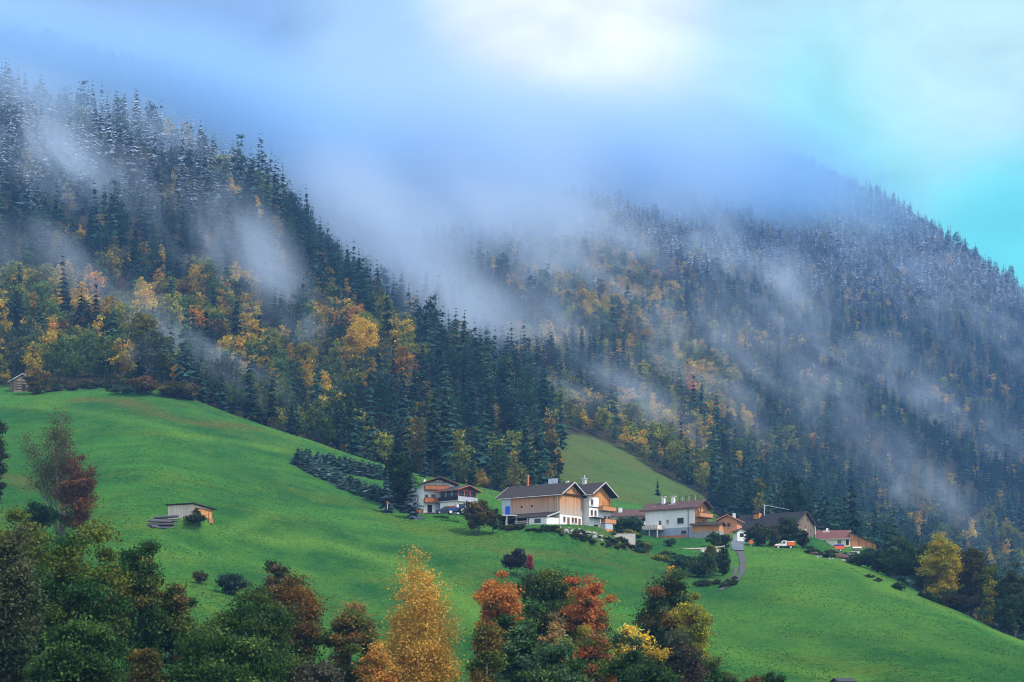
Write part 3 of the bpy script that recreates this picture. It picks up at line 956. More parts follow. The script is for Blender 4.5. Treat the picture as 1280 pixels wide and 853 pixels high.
M["boards_warm"] = planks("warm_larch_boards", (0.46, 0.17, 0.05), (0.66, 0.32, 0.12), 1.9)
M["boards_pale"] = planks("pale_weathered_boards", (0.60, 0.48, 0.38), (0.84, 0.75, 0.66), 1.8)
M["boards_grey"] = planks("grey_weathered_boards", (0.11, 0.08, 0.06), (0.27, 0.21, 0.155), 1.6)
M["boards_white"] = planks("whitewashed_boards", (0.55, 0.55, 0.56), (0.70, 0.68, 0.66), 3.0)
M["balcony_wood"] = planks("red_brown_balcony_wood", (0.30, 0.095, 0.035), (0.42, 0.16, 0.06), 5.0)
M["balcony_light"] = planks("orange_brown_balcony_wood", (0.48, 0.20, 0.08), (0.60, 0.30, 0.14), 5.0)
M["beam"] = simple("dark_stained_beam", (0.12, 0.055, 0.03), 0.8, 0.3, 3.0)
M["beam_red"] = simple("red_brown_beam", (0.36, 0.10, 0.06), 0.7, 0.2, 3.0)
M["trim_white"] = simple("white_painted_trim", (0.50, 0.49, 0.47), 0.6, 0.1, 2.0)
M["roof_brown"] = simple("dark_brown_roof_sheet", (0.030, 0.022, 0.024), 0.75, 0.35, 1.4, bump=0.3, stretch=(2, 2, 2))
M["roof_slate"] = simple("slate_grey_roof", (0.034, 0.037, 0.046), 0.7, 0.35, 1.6, bump=0.3)
M["roof_red"] = simple("dull_red_brown_roof", (0.085, 0.045, 0.042), 0.75, 0.4, 1.3, bump=0.3)
M["roof_maroon"] = simple("maroon_tiled_roof", (0.13, 0.05, 0.045), 0.75, 0.35, 2.0, bump=0.3)
M["roof_black"] = simple("old_black_shingles", (0.012, 0.012, 0.016), 0.85, 0.5, 1.2, bump=0.5)
M["frame_white"] = simple("white_window_frame", (0.75, 0.74, 0.70), 0.5, 0.05, 2.0)
M["frame_brown"] = simple("brown_window_frame", (0.20, 0.09, 0.045), 0.6, 0.2, 3.0)
M["blue_tarp"] = simple("bright_blue_tarpaulin", (0.015, 0.11, 0.72), 0.4, 0.25, 1.5, bump=0.3)
M["dark"] = simple("dark_interior", (0.02, 0.02, 0.024), 0.9, 0.3, 1.0)
M["rubber"] = simple("black_rubber", (0.02, 0.02, 0.022), 0.85, 0.2, 4.0)
M["paint_blue"] = simple("tractor_blue_paint", (0.015, 0.06, 0.22), 0.35, 0.1, 2.0)
M["paint_navy"] = simple("dark_car_paint", (0.02, 0.03, 0.06), 0.3, 0.1, 2.0)
M["paint_white"] = simple("white_vehicle_paint", (0.75, 0.75, 0.74), 0.35, 0.05, 2.0)
M["paint_orange"] = simple("orange_red_vehicle_paint", (0.72, 0.12, 0.025), 0.4, 0.1, 2.0)
M["paint_violet"] = simple("violet_blue_tarp", (0.08, 0.05, 0.34), 0.6, 0.2, 2.0)
M["stone"] = simple("grey_field_stone", (0.30, 0.29, 0.28), 0.95, 0.4, 2.0, bump=0.5)
M["soil"] = simple("dark_brown_soil", (0.075, 0.045, 0.035), 0.95, 0.4, 2.0, bump=0.5)
M["log"] = simple("grey_bark_log", (0.10, 0.095, 0.11), 0.9, 0.45, 2.0, bump=0.4, stretch=(0.4, 3, 3))
M["log_end"] = simple("cut_log_end", (0.05, 0.045, 0.05), 0.9, 0.3, 4.0)
M["asphalt"] = simple("blue_grey_asphalt", (0.10, 0.12, 0.155), 0.9, 0.2, 1.0)
M["gravel"] = simple("grey_gravel_track", (0.065, 0.068, 0.068), 0.95, 0.3, 2.0)
gm, t, o = new_mat("window_glass")
p_ = t.nodes.new("ShaderNodeBsdfPrincipled")
p_.inputs["Base Color"].default_value = (0.03, 0.04, 0.05, 1); p_.inputs["Roughness"].default_value = 0.08
t.links.new(p_.outputs[0], o.inputs["Surface"])
M["glass"] = gm


class MB:
    def __init__(s):
        s.v, s.f = [], []

    def add(s, V, F):
        b = len(s.v)
        s.v += [tuple(map(float, x)) for x in V]
        s.f += [tuple(i + b for i in x) for x in F]
        return s

    def box(s, x0, x1, y0, y1, z0, z1):
        V = [(x, y, z) for z in (z0, z1) for y in (y0, y1) for x in (x0, x1)]
        return s.add(V, [(0, 2, 3, 1), (4, 5, 7, 6), (0, 1, 5, 4), (2, 6, 7, 3), (0, 4, 6, 2), (1, 3, 7, 5)])

    def tube(s, p0, p1, r0, r1=None, sides=8):
        p0 = np.array(p0, float); p1 = np.array(p1, float)
        d = p1 - p0; d /= np.linalg.norm(d)
        a = np.cross(d, (0.31, 0.9, 0.17)); a /= np.linalg.norm(a); b = np.cross(d, a)
        V = []
        for c, r in ((p0, r0), (p1, r0 if r1 is None else r1)):
            for k in range(sides):
                an = 6.28318 * k / sides
                V.append(c + r * (math.cos(an) * a + math.sin(an) * b))
        F = [(k, (k + 1) % sides, sides + (k + 1) % sides, sides + k) for k in range(sides)]
        F += [tuple(range(sides))[::-1], tuple(range(sides, 2 * sides))]
        return s.add(V, F)

    def prism(s, poly, x0, x1, axis='x'):
        """polygon in (y, z) pushed along x, or in (x, z) pushed along y"""
        n_ = len(poly)
        if axis == 'x': V = [(x, a, b) for x in (x0, x1) for a, b in poly]
        else: V = [(a, x, b) for x in (x0, x1) for a, b in poly]
        F = [tuple(range(n_)), tuple(range(n_, 2 * n_))[::-1]]
        F += [(k, n_ + k, n_ + (k + 1) % n_, (k + 1) % n_) for k in range(n_)]
        return s.add(V, F)

    def chevron(s, hw, zt, rise, th, x0, x1, y0=0.0):
        """a folded roof sheet: half width hw, eave height zt (top side), ridge rise above it"""
        P = [(y0 - hw, zt), (y0, zt + rise), (y0 + hw, zt), (y0 + hw, zt - th), (y0, zt + rise - th), (y0 - hw, zt - th)]
        V = [(x, a, b) for x in (x0, x1) for a, b in P]
        F = [(k, k + 6, (k + 1) % 6 + 6, (k + 1) % 6) for k in range(6)]
        F += [(0, 1, 4, 5), (1, 2, 3, 4), (6, 11, 10, 7), (7, 10, 9, 8)]
        return s.add(V, F)

    def build(s, name, mat, parent=None, label=None, bevel=0.0):
        import bmesh
        me = bpy.data.meshes.new(name)
        me.from_pydata(s.v, [], s.f)
        bm = bmesh.new(); bm.from_mesh(me)
        bmesh.ops.recalc_face_normals(bm, faces=bm.faces)
        if bevel:
            bmesh.ops.bevel(bm, geom=list(bm.edges), offset=bevel, segments=2, affect='EDGES', clamp_overlap=True)
        bm.to_mesh(me); bm.free()
        me.materials.append(mat if not isinstance(mat, str) else M[mat])
        o_ = link(name, me, parent)
        if label: o_["label"] = label
        return o_


class House:
    """gabled building: the ridge runs along local x, gables at +x and -x; yaw turns +x towards the camera's right and near"""

    def __init__(s, name, label, cat, px, row, Y, alpha, L, W, anchor=(0.5, -0.5), group=None, sink=1.0):
        """(px, row, Y): where the corner at anchor*(L, W) meets the ground"""
        a = math.radians(alpha)
        p = np.array([(px - 640) / FPX * Y, Y, (HOR - row) / FPX * Y])
        ux = np.array([math.cos(a), -math.sin(a)]); uy = np.array([math.sin(a), math.cos(a)])
        p[:2] -= ux * anchor[0] * L + uy * anchor[1] * W
        s.root = empty(name, tuple(p), label, cat, group, -a)
        s.L, s.W, s.sink = L, W, sink
        s.hx, s.hy = L / 2, W / 2

    def body(s, z0, z1, mat, rise=0.0, name="wall", x0=None, x1=None, label=None, inset=0.0):
        x0 = -s.hx if x0 is None else x0; x1 = s.hx if x1 is None else x1
        hy = s.hy - inset
        P = [(-hy, z0), (hy, z0), (hy, z1)] + ([(0, z1 + rise)] if rise else []) + [(-hy, z1)]
        return MB().prism(P, x0 + inset, x1 - inset).build(name, mat, s.root, label)

    def roof(s, zt, rise, mat, over=0.6, gable=0.8, th=0.22, trim=None, back=None):
        hw = s.hy + over
        s.rf = MB().chevron(hw, zt, rise, th, -s.hx - (gable if back is None else back), s.hx + gable).build("roof", mat, s.root)
        if trim:
            for x in (-s.hx - (gable if back is None else back) - 0.05, s.hx + gable - 0.01):
                MB().chevron(hw + 0.04, zt + 0.03, rise + 0.02, th + 0.04, x, x + 0.06).build("bargeboard", trim, s.rf)
            for sg in (-1, 1):
                MB().tube((-s.hx - gable + 0.2, sg * (hw + 0.09), zt - th), (s.hx + gable - 0.2, sg * (hw + 0.09), zt - th), 0.09, sides=6).build("gutter", trim, s.rf)
        return s.rf

    def face(s, side, off=0.0):
        """(origin, along, outward) of a wall"""
        if side == '-y': return np.array([0, -s.hy - off, 0.]), np.array([1., 0, 0]), np.array([0, -1., 0])
        if side == '+y': return np.array([0, s.hy + off, 0.]), np.array([-1., 0, 0]), np.array([0, 1., 0])
        if side == '+x': return np.array([s.hx + off, 0, 0.]), np.array([0, 1., 0]), np.array([1., 0, 0])
        return np.array([-s.hx - off, 0, 0.]), np.array([0, -1., 0]), np.array([-1., 0, 0])

    def slab(s, side, u0, u1, z0, z1, d0, d1, off=0.0):
        """a box on a wall: u along it, z up, d outwards"""
        o_, u, n_ = s.face(side, off)
        mb = MB()
        V = [o_ + u * a + n_ * d + np.array([0, 0, z]) for z in (z0, z1) for d in (d0, d1) for a in (u0, u1)]
        return mb.add(V, [(0, 2, 3, 1), (4, 5, 7, 6), (0, 1, 5, 4), (2, 6, 7, 3), (0, 4, 6, 2), (1, 3, 7, 5)])

    def window(s, side, u, z, w=1.0, h=1.2, frame="frame_white", name="window", sill=True, shut=None, off=0.0, door=False):
        o_, uu, nn_ = s.face(side, off)
        mb = MB()
        t_ = 0.11
        for a0, a1, b0, b1 in ((-w / 2, w / 2, h - t_, h), (-w / 2, w / 2, 0, t_), (-w / 2, -w / 2 + t_, t_ - .002, h - t_ + .002), (w / 2 - t_, w / 2, t_ - .002, h - t_ + .002), (-0.035, 0.035, t_ - .002, h - t_ + .002)):
            V = [o_ + uu * (u + a) + nn_ * d + np.array([0, 0, z + b]) for b in (b0, b1) for d in (-0.02, 0.06) for a in (a0, a1)]
            mb.add(V, [(0, 2, 3, 1), (4, 5, 7, 6), (0, 1, 5, 4), (2, 6, 7, 3), (0, 4, 6, 2), (1, 3, 7, 5)])
        f_ = mb.build("door" if door else name, frame, s.root)
        s.slab(side, u - w / 2 + t_ - .005, u + w / 2 - t_ + .005, z + t_ - .005, z + h - t_ + .005, -0.01, 0.025, off).build("pane", "glass", f_)
        if sill and not door:
            s.slab(side, u - w / 2 - 0.1, u + w / 2 + 0.1, z - 0.1, z - 0.004, -0.02, 0.14, off).build("sill", "concrete", f_)
        if shut:
            for sg in (-1, 1):
                a = u + sg * (w / 2 + w / 4 + 0.04)
                s.slab(side, a - w / 4, a + w / 4, z, z + h, 0.0, 0.05, off).build("shutter", shut, f_)
        return f_

    def panel(s, side, u, z, w, h, mat, name="door", d=0.05, off=0.0, label=None):
        return s.slab(side, u - w / 2, u + w / 2, z, z + h, -0.02, d, off).build(name, mat, s.root, label)

    def balcony(s, side, u0, u1, z, depth=1.2, h=1.0, rail="balcony_wood", floor="beam", posts=None, off=0.0):
        fl = s.slab(side, u0, u1, z - 0.18, z, 0.0, depth, off).build("balcony", floor, s.root)
        s.slab(side, u0, u1, z + 0.05, z + h, depth - 0.08, depth, off).build("railing", rail, fl)
        s.slab(side, u0, u0 + 0.08, z + 0.05, z + h, 0.003, depth - 0.083, off).build("railing", rail, fl)
        s.slab(side, u1 - 0.08, u1, z + 0.05, z + h, 0.003, depth - 0.083, off).build("railing", rail, fl)
        s.slab(side, u0 - 0.05, u1 + 0.05, z + h + .003, z + h + 0.08, depth - 0.14, depth + 0.06, off).build("handrail", "beam", fl)
        if posts:
            for q in posts:
                s.slab(side, q - 0.07, q + 0.07, z + h + 0.083, z + 2.5, depth - 0.12, depth + 0.02, off).build("post", "beam", fl)
        return fl

    def chimney(s, x, y, z0, z1, mat="plaster", w=0.7, cap="concrete"):
        c = MB().box(x - w / 2, x + w / 2, y - w / 2, y + w / 2, z0, z1).build("chimney", mat, s.rf)
        return c


# ------------------------------------------------------------------ the big farm: barn and farmhouse under parallel roofs
b = House("timber_barn", "big timber barn with blue tarp over white basement and dark brown roof", "barn", 699.6, 656.5, 462, 38, 17.0, 8.8)
b.body(-2.0, 2.60, "plaster", name="basement")
b.body(2.604, 7.25, "boards", rise=2.75, inset=-0.06)
b.slab('-y', -8.5, -5.9, 2.5, 7.2, 0.064, 0.12).build("end_panel", "tin", b.root)
b.slab('-y', -7.4, -6.1, 2.9, 5.2, 0.124, 0.2).build("tarpaulin", "blue_tarp", b.root)
b.roof(7.2, 3.1, "roof_brown", 0.6, 1.2, 0.24, "trim_white", back=1.6)
for u in (-2.6, 0.4):
    b.panel('-y', u, 4.6, 0.5, 0.5, "dark", "vent", 0.09)
b.slab('-y', 8.0, 8.14, 2.6, 7.0, 0.07, 0.2).build("downpipe", "tin", b.root)
for u, w_, k in ((-2.6, .8, 0), (-1.0, .9, 1), (0.7, .8, 0), (1.9, .8, 0), (3.4, 0.9, 1)):
    if k: b.panel('+x', u, 0.0, w_, 2.0, "frame_brown")
    else: b.window('+x', u, 0.9, w_, 1.2, "frame_brown")
b.window('-y', 5.6, 0.7, 1.7, 1.4, "frame_brown")
b.panel('+x', 0, 7.05, 8.0, 0.14, "beam", "tie_beam", 0.12)
b.slab('+x', -3.9, 3.9, 7.4, 7.5, -0.3, 0.62).build("purlin", "beam", b.root)
b.chimney(-4.5, 0.4, 9.6, 12.6, "brick_orange", 0.42)
MB().box(-4.78, -4.22, .12, .68, 12.604, 12.75).build("chimney_cap", "concrete", b.rf)
for x in (1.8, 3.2):
    MB().box(x - .6, x + .6, 0.9, 1.1, 9.3, 11.6).build("dormer_vent", "tin", b.rf)
MB().box(7.0, 7.8, -.3, .3, 10.1, 10.7).build("ridge_vent", "concrete", b.rf)
# lean-to along the valley side
V = [(-7.0, -4.46, 3.2), (8.6, -4.46, 3.2), (8.6, -9.4, 1.75), (-7.0, -9.4, 1.75)]
V = V + [(x, y_, z - 0.16) for x, y_, z in V]
lt = MB().add(V, [(0, 3, 2, 1), (4, 5, 6, 7), (0, 1, 5, 4), (1, 2, 6, 5), (2, 3, 7, 6), (3, 0, 4, 7)]).build("lean_to_roof", "roof_brown", b.root)
V = [(8.604, -4.46, 3.24), (8.68, -4.46, 3.24), (8.68, -9.45, 1.78), (8.604, -9.45, 1.78)]
V = V + [(x, y_, z - 0.3) for x, y_, z in V]
MB().add(V, [(0, 3, 2, 1), (4, 5, 6, 7), (0, 1, 5, 4), (1, 2, 6, 5), (2, 3, 7, 6), (3, 0, 4, 7)]).build("bargeboard", "trim_white", lt)
for x in (-6.8, -3.6, -0.4, 2.8):
    MB().box(x - .1, x + .1, -9.3, -9.1, -1.5, 1.6).build("post", "trim_white", lt)
MB().box(3.2, 8.3, -9.2, -4.46, -2.0, 1.58).build("stable_wall", "plaster", b.root)
MB().box(-1.0, 3.1, -9.28, -9.2, 0.05, 0.2).build("rail", "boards_pale", lt)
MB().box(-1.0, 3.1, -9.28, -9.2, 0.45, 0.6).build("rail", "boards_pale", lt)
MB().box(-1.0, 3.1, -9.28, -9.2, 0.85, 1.0).build("rail", "boards_pale", lt)
MB().box(4.8, 6.6, -9.26, -9.196, 0.3, 1.3).build("stable_window", "glass", b.root)
MB().box(-6.9, -0.2, -4.60, -4.47, -1.0, 2.55).build("stall_shade", "dark", b.root)  # flat dark panel that paints in the shade under the lean-to

# farmhouse, its gable to the right of the barn's
BR = b.root


def beside(par, dx, dy, dz=0.0):
    a = -par.rotation_euler[2]
    ux = np.array([math.cos(a), -math.sin(a)]); uy = np.array([math.sin(a), math.cos(a)])
    p = np.array(par.location[:2]) + ux * dx + uy * dy
    return (p[0], p[1], par.location[2] + dz)


f = House("farmhouse", "white farmhouse with orange gable and two balconies beside the timber barn", "house", 700, 656, 470, 38, 15.0, 8.6)
f.root.location = beside(BR, 2.6, 9.4, -0.3)
f.body(-2.0, 7.9, "plaster")
MB().prism([(-4.34, 7.6), (4.34, 7.6), (0, 10.7)], -7.5, 7.55).build("gable_boards", "boards_warm", f.root)
f.slab('+x', -0.4, 4.3, 5.3, 7.65, 0.004, 0.06).build("boarding", "boards_warm", f.root)
f.slab('+x', -4.34, 4.34, 5.05, 5.25, 0.0, 0.1).build("string_course", "roof_brown", f.root)
f.roof(8.1, 3.1, "roof_brown", 0.9, 1.7, 0.24, "trim_white")
f.chimney(3.0, 0, 10.5, 12.3, "concrete", 0.8)
MB().box(2.45, 3.55, -.55, .55, 12.304, 12.5).build("chimney_cap", "tin", f.rf)
MB().tube((3, 0, 12.5), (3, 0, 13.2), 0.2, 0.12).build("chimney_pot", "tin", f.rf)
f.balcony('+x', -0.6, 4.9, 4.6, 1.3, 1.0, "balcony_light", posts=(2.2,))
f.balcony('+x', 0.4, 4.9, 1.6, 1.3, 1.0, "balcony_light")
for u, z, w_ in ((-3.2, 5.7, .9), (-3.3, 3.2, .8), (-1.8, 3.2, .8), (1.2, 5.4, 1.0), (3.2, 5.4, 1.0), (2.2, 2.2, 1.0), (3.7, 2.2, .9)):
    f.window('+x', u, z, w_, 1.25, "frame_brown")
f.slab('+x', -4.3, 0.2, 2.5, 2.7, 0.0, 1.6).build("porch_roof", "roof_brown", f.root)
f.panel('+x', -3.5, -1.5, 1.2, 2.0, "boards_warm", "cladding", 0.07)
f.panel('+x', -1.6, -1.5, 1.5, 2.6, "dark", "garage_door", 0.05)
MB().box(7.6, 9.0, 0.2, 3.2, -2.0, 1.4).build("outer_stair", "tin", f.root)
MB().box(9.004, 9.06, 0.3, 3.1, -1.6, 0.2).build("stair_cladding", "boards_warm", f.root)

# ------------------------------------------------------------------ tractor house with its glazed annex
h = House("chalet", "white chalet with two red brown balconies and glazed annex behind the tractor", "house", 528.5, 642.5, 474, 74, 10.5, 7.8)
h.body(-1.5, 6.9, "plaster", rise=1.35)
h.roof(7.15, 1.75, "roof_slate", 0.75, 1.5, 0.2, "beam", back=0.8)
h.balcony('+x', -3.6, 2.2, 5.75, 1.25, 0.95, "balcony_wood", posts=(-1.0, 0.9))
h.balcony('+x', -3.7, 3.4, 2.75, 1.3, 1.0, "balcony_wood")
MB().tube((6.3, -2.9, 7.55), (6.3, 2.9, 7.55), .1).build("tie_beam", "beam", h.root)
MB().tube((6.3, 0, 7.6), (6.3, 0, 8.4), .1).build("king_post", "beam", h.root)
for u, z, w_, h_ in ((-3.0, 3.3, .8, 1.3), (-1.3, 3.2, 1.1, 1.5), (2.0, 2.9, 1.2, 1.9), (1.4, 0.5, .8, 1.6)):
    h.window('+x', u, z, w_, h_, "frame_brown")
h.panel('+x', -2.2, 0.0, 1.1, 2.2, "dark", "door")
h.slab('+x', -0.9, 0.7, -0.05, 2.3, 0.0, 0.35).build("porch_pier", "plaster_blue", h.root)
for u in (-2.6, 0.3):
    h.window('-y', u, 3.3, .9, 1.3, "frame_brown")
    h.window('-y', u, .6, .9, 1.3, "frame_brown")
h.chimney(-2.5, -1.6, 7.6, 9.0, "plaster", .55)
# annex: white ground floor, glass terrace room, red verge
a_ = House("glazed_annex", "glazed terrace room with red verge on white ground floor beside the chalet", "annex", 571.5, 641.5, 470, 42, 5.6, 6.4)
ax = a_.root
a_.body(-1.5, 2.8, "plaster")
MB().box(-3.4, 3.5, -3.5, 3.5, 2.803, 3.05).build("terrace_slab", "concrete", ax)
MB().box(-2.9, 2.9, -3.0, 3.0, 3.054, 5.25).build("glazing", "glass", ax)
for x, y_ in ((-2.95, -3.05), (-1.0, -3.05), (1.0, -3.05), (2.98, -3.05), (2.98, -1.0), (2.98, 1.0), (2.98, 3.05)):
    MB().box(x - .11, x + .11, y_ - .11, y_ + .11, 3.053, 5.35).build("post", "beam_red" if x > 2.5 else "trim_white", ax)
MB().box(-3.0, 3.1, -3.1, 3.1, 5.36, 5.52).build("wall_plate", "beam_red", ax)
a_.roof(5.5, 1.25, "roof_slate", 0.9, 1.1, 0.18, "beam_red", back=0.2)
MB().prism([(-3.1, 5.523), (3.1, 5.523), (0, 6.45)], 2.9, 3.0).build("gable_panel", "beam", ax)
a_.slab('+x', -3.4, 3.4, 3.1, 4.0, 0.36, 0.42).build("railing", "plaster_blue", ax)
a_.slab('-y', -3.2, 3.4, 3.1, 4.0, 0.34, 0.40).build("railing", "dark", ax)
a_.panel('-y', 0.2, 0.3, 3.6, 1.5, "balcony_wood", "garage_door")
a_.panel('+x', 0.6, 0.4, 1.6, 1.8, "frame_brown", "door")

# ------------------------------------------------------------------ white house with chimneys, wooden shed beside it
w3 = House("white_house", "large white house with two white chimneys and rack along its red brown ridge", "house", 868, 671.5, 505, 38, 15.0, 6.4)
w3.body(-2.0, 2.6, "plaster_blue", name="base_wall", inset=-0.04)
w3.body(2.604, 7.5, "plaster", rise=1.9)
w3.roof(7.55, 2.1, "roof_red", 0.6, 1.4, 0.22, "beam", back=1.5)
w3.slab('+x', -3.1, 3.1, 2.9, 7.4, 0.004, 0.05).build("boarding", "boards_warm", w3.root)
MB().prism([(-3.15, 7.42), (3.15, 7.42), (0, 9.2)], 7.4, 7.55).build("gable_boards", "boards_warm", w3.root)
w3.balcony('+x', -2.9, 3.2, 5.2, 1.5, 1.0, "balcony_light", posts=(-2.6, 2.6))
w3.balcony('+x', -1.2, 3.2, 2.7, 1.4, 0.9, "balcony_light")
for u, z, w_, h_ in ((3.3, 3.6, 1.9, 1.5), (-0.6, 3.8, .9, 1.1), (-2.9, 3.1, 1.0, 1.7)):
    w3.window('-y', u, z, w_, h_, "frame_white" if u < 3 else "frame_brown")
w3.window('-y', 4.3, 0.9, 1.5, 0.9, "frame_brown", off=0.04)
for u, z in ((-1.6, 5.4), (1.2, 5.4), (0.8, 3.0)):
    w3.window('+x', u, z, 1.0, 1.5, "frame_brown", off=0.05)
w3.slab('-y', 5.6, 5.72, -1, 7.2, 0.05, 0.15).build("downpipe", "dark", w3.root)
for x in (-3.6, -0.6):
    c = w3.chimney(x, -0.6, 8.6, 10.9, "plaster", .75)
    MB().box(x - .65, x + .65, -1.15, -.05, 10.904, 11.1).build("chimney_cap", "concrete", w3.rf)
MB().box(-1.6, 0.6, -1.5, -1.0, 8.75, 9.0).build("roof_walkway", "trim_white", w3.rf)
for i in range(7):
    x = 0.9 + i * 0.95
    MB().tube((x, 0.1, 9.3), (x, 0.1, 11.0), .1).build("rack_post", "trim_white" if i % 2 else "beam", w3.rf)
MB().tube((0.7, 0.1, 10.95), (6.8, 0.1, 10.95), .06).build("rack_rail", "beam", w3.rf)
MB().box(-5.6, -4.9, -2.3, -1.9, 8.25, 8.55).build("roof_window", "trim_white", w3.rf)
# terrace on the left with its own little roof, brick wall below
MB().box(-10.0, -1.6, -6.4, -3.25, 2.2, 2.45).build("terrace_floor", "concrete", w3.root)
MB().box(-10.0, -1.6, -6.47, -6.404, 2.46, 3.35).build("terrace_railing", "boards_pale", w3.root)
MB().box(-1.66, -1.6, -6.4, -3.3, 2.46, 3.35).build("terrace_railing", "boards_pale", w3.root)
for x in (-9.8, -7.0, -4.2, -1.8):
    MB().box(x - .12, x + .12, -6.3, -6.06, -2, 2.196).build("terrace_post", "concrete", w3.root)
MB().chevron(1.9, 5.1, .8, .15, -10.4, -7.6, -3.6).build("porch_roof", "roof_red", w3.root)
for x in (-10.2, -7.8):
    MB().box(x - .09, x + .09, -5.2, -5.02, 2.46, 5.0).build("porch_post", "trim_white", w3.root)
MB().box(-4.8, 5.6, -4.4, -4.1, -2.6, 0.55).build("garden_wall", "brick_orange", w3.root)

sh = House("garden_shed", "low orange boarded shed with dark roof on stone footing beside the white house", "shed", 899, 667.5, 502, 20, 7.0, 4.4, anchor=(0.5, -0.5))
sh.body(-2.2, 0.7, "stone", name="footing", inset=-0.05)
sh.body(0.704, 2.4, "boards_warm", rise=0.6)
sh.roof(2.45, 0.85, "roof_brown", 0.6, 0.6, 0.18, "beam")
sh.window('+x', 0.0, 0.9, 1.0, 1.0, "frame_white")

# low house behind the hedge, only its roof stands clear
lo = House("low_house", "low house showing just its long brown roof behind the dark hedge", "house", 806, 655, 545, 14, 12.0, 7.0)
lo.body(-2.0, 2.2, "plaster", rise=1.7)
lo.roof(2.25, 2.1, "roof_red", 0.6, 0.7, 0.2, "beam")
lo.chimney(-1.2, -1.4, 3.2, 4.7, "plaster", .9)
lo.window('-y', 2.0, .6, 1.2, 1.1, "frame_brown")

# small orange house
oh = House("orange_house", "small orange rendered house with white chimney at the end of the lane", "house", 921, 666, 540, 108, 7.0, 5.2, anchor=(0.5, 0.5))
oh.body(-2.0, 3.3, "plaster_orange", rise=1.3)
oh.roof(3.4, 1.55, "roof_red", 0.6, 0.7, 0.18, "plaster_orange")
oh.chimney(-1.5, 0.8, 4.2, 5.7, "plaster", .7)
oh.window('+x', 0.4, 1.6, .9, 1.1, "frame_brown")
oh.window('+x', -1.7, 1.3, .9, 1.4, "frame_brown")
oh.window('+y', 0.0, 1.4, .8, 1.0, "frame_white")
oh.panel('+x', -1.6, -0.4, 1.0, 1.7, "frame_brown")

wg = House("white_garage", "tiny white garage under a maroon roof where the lane ends", "garage", 921.5, 673, 532, 76, 3.4, 2.6)
wg.body(-0.8, 1.9, "plaster", rise=0.6)
wg.roof(1.95, 0.85, "roof_maroon", 0.5, 0.4, 0.15, "beam")
wg.panel('+x', 0.0, 0.35, 1.1, 1.0, "dark", "garage_window")

# old barn with black shingles
ob = House("old_barn", "old barn with grey board gable and huge black shingled roof", "barn", 995, 672.5, 545, 38, 19.5, 9.8)
ob.body(-2.0, 0.6, "plaster_cream", name="basement")
ob.body(0.604, 3.9, "boards_grey", rise=3.5, inset=-0.05)
ob.roof(3.6, 4.0, "roof_black", 1.1, 0.7, 0.22, "beam", back=1.0)
for u, z in ((-1.2, 5.0), (1.2, 5.0), (0.0, 3.1), (-2.8, 3.4), (2.9, 2.2)):
    ob.panel('+x', u, z, .35, .5, "dark", "vent", 0.09)
ob.window('+x', 0.3, 2.2, .5, .5, "frame_white", sill=False, off=0.05)
ob.panel('+x', 3.2, -1.2, 1.8, 2.0, "dark", "door")
ob.panel('+x', -2.6, -1.2, 2.6, 1.7, "boards_pale", "door")
ob.slab('+x', 4.95, 5.25, 1.6, 4.2, 0.1, 0.4).build("downpipe", "trim_white", ob.root)
MB().box(-5.4, -3.6, -2.2, -0.6, 6.0, 7.8).build("dormer_wall", "boards_warm", ob.rf)
MB().chevron(1.2, 7.75, .9, .15, -5.7, -3.3, -1.4).build("dormer_roof", "roof_black", ob.rf)
# lower wing to its left, roof running down
V = [(-9.7, -5.9, 3.38), (-2.2, -5.9, 3.38), (-2.2, -9.2, 1.2), (-9.7, -9.2, 1.2)]
V = V + [(x, y_, z - .2) for x, y_, z in V]
MB().add(V, [(0, 3, 2, 1), (4, 5, 6, 7), (0, 1, 5, 4), (1, 2, 6, 5), (2, 3, 7, 6), (3, 0, 4, 7)]).build("lean_to_roof", "roof_black", ob.root)
MB().box(-9.4, -2.5, -8.8, -4.96, -2.0, 1.0).build("lean_to_wall", "boards_grey", ob.root)

cr = empty("cable_mast", (float((955.5 - 640) / FPX * 556), 556, float(at(955.5, 556).z)), "thin grey mast with long slanting boom above the black roof", "mast")
zt_ = (HOR - 630.8) / FPX * 556 - cr.location[2]
MB().tube((0, 0, -.5), (0, 0, zt_), .16, .12).build("mast", "tin", cr)
MB().tube((-.5, 0, zt_ - .1), (7.0, 0.5, zt_ - 1.4), .06, .04).build("boom", "tin", cr)

# maroon roofed house and the sloping shed built on to it
mh_ = House("cream_house", "cream walled house with maroon tiled roof and white verge", "house", 1062.5, 683, 552, 6, 9.0, 7.0)
mh_.body(-1.5, 2.2, "plaster_cream", rise=2.0)
mh_.roof(2.15, 2.6, "roof_maroon", 0.5, 0.4, 0.2, "trim_white")
mh_.chimney(-1.6, -.4, 4.0, 5.3, "plaster", .6)
MB().box(-2.9, -1.0, -1.0, -.6, 4.0, 4.55).build("roof_window", "trim_white", mh_.rf)
for u in (-2.6, 1.6):
    mh_.window('-y', u, .7, 1.0, 1.0, "balcony_light")
mh_.panel('-y', 3.8, .3, .8, 1.6, "dark", "door")
ws = empty("sloping_shed", beside(mh_.root, 4.6, 0, 0), "orange brown shed whose roof slopes down from the cream house", "shed", None, mh_.root.rotation_euler[2])
MB().prism([(0.0, -2.0), (7.0, -2.0), (7.0, .4), (0.0, 3.6)], -3.4, 3.0, 'y').build("wall", "boards_warm", ws)
MB().prism([(-0.05, 3.75), (8.3, -.08), (8.3, .12), (-0.05, 3.97)], -4.0, 3.4, 'y').build("roof", "roof_slate", ws)
MB().box(2.2, 2.32, -3.47, -3.404, -1.0, 2.3).build("post", "beam", ws)
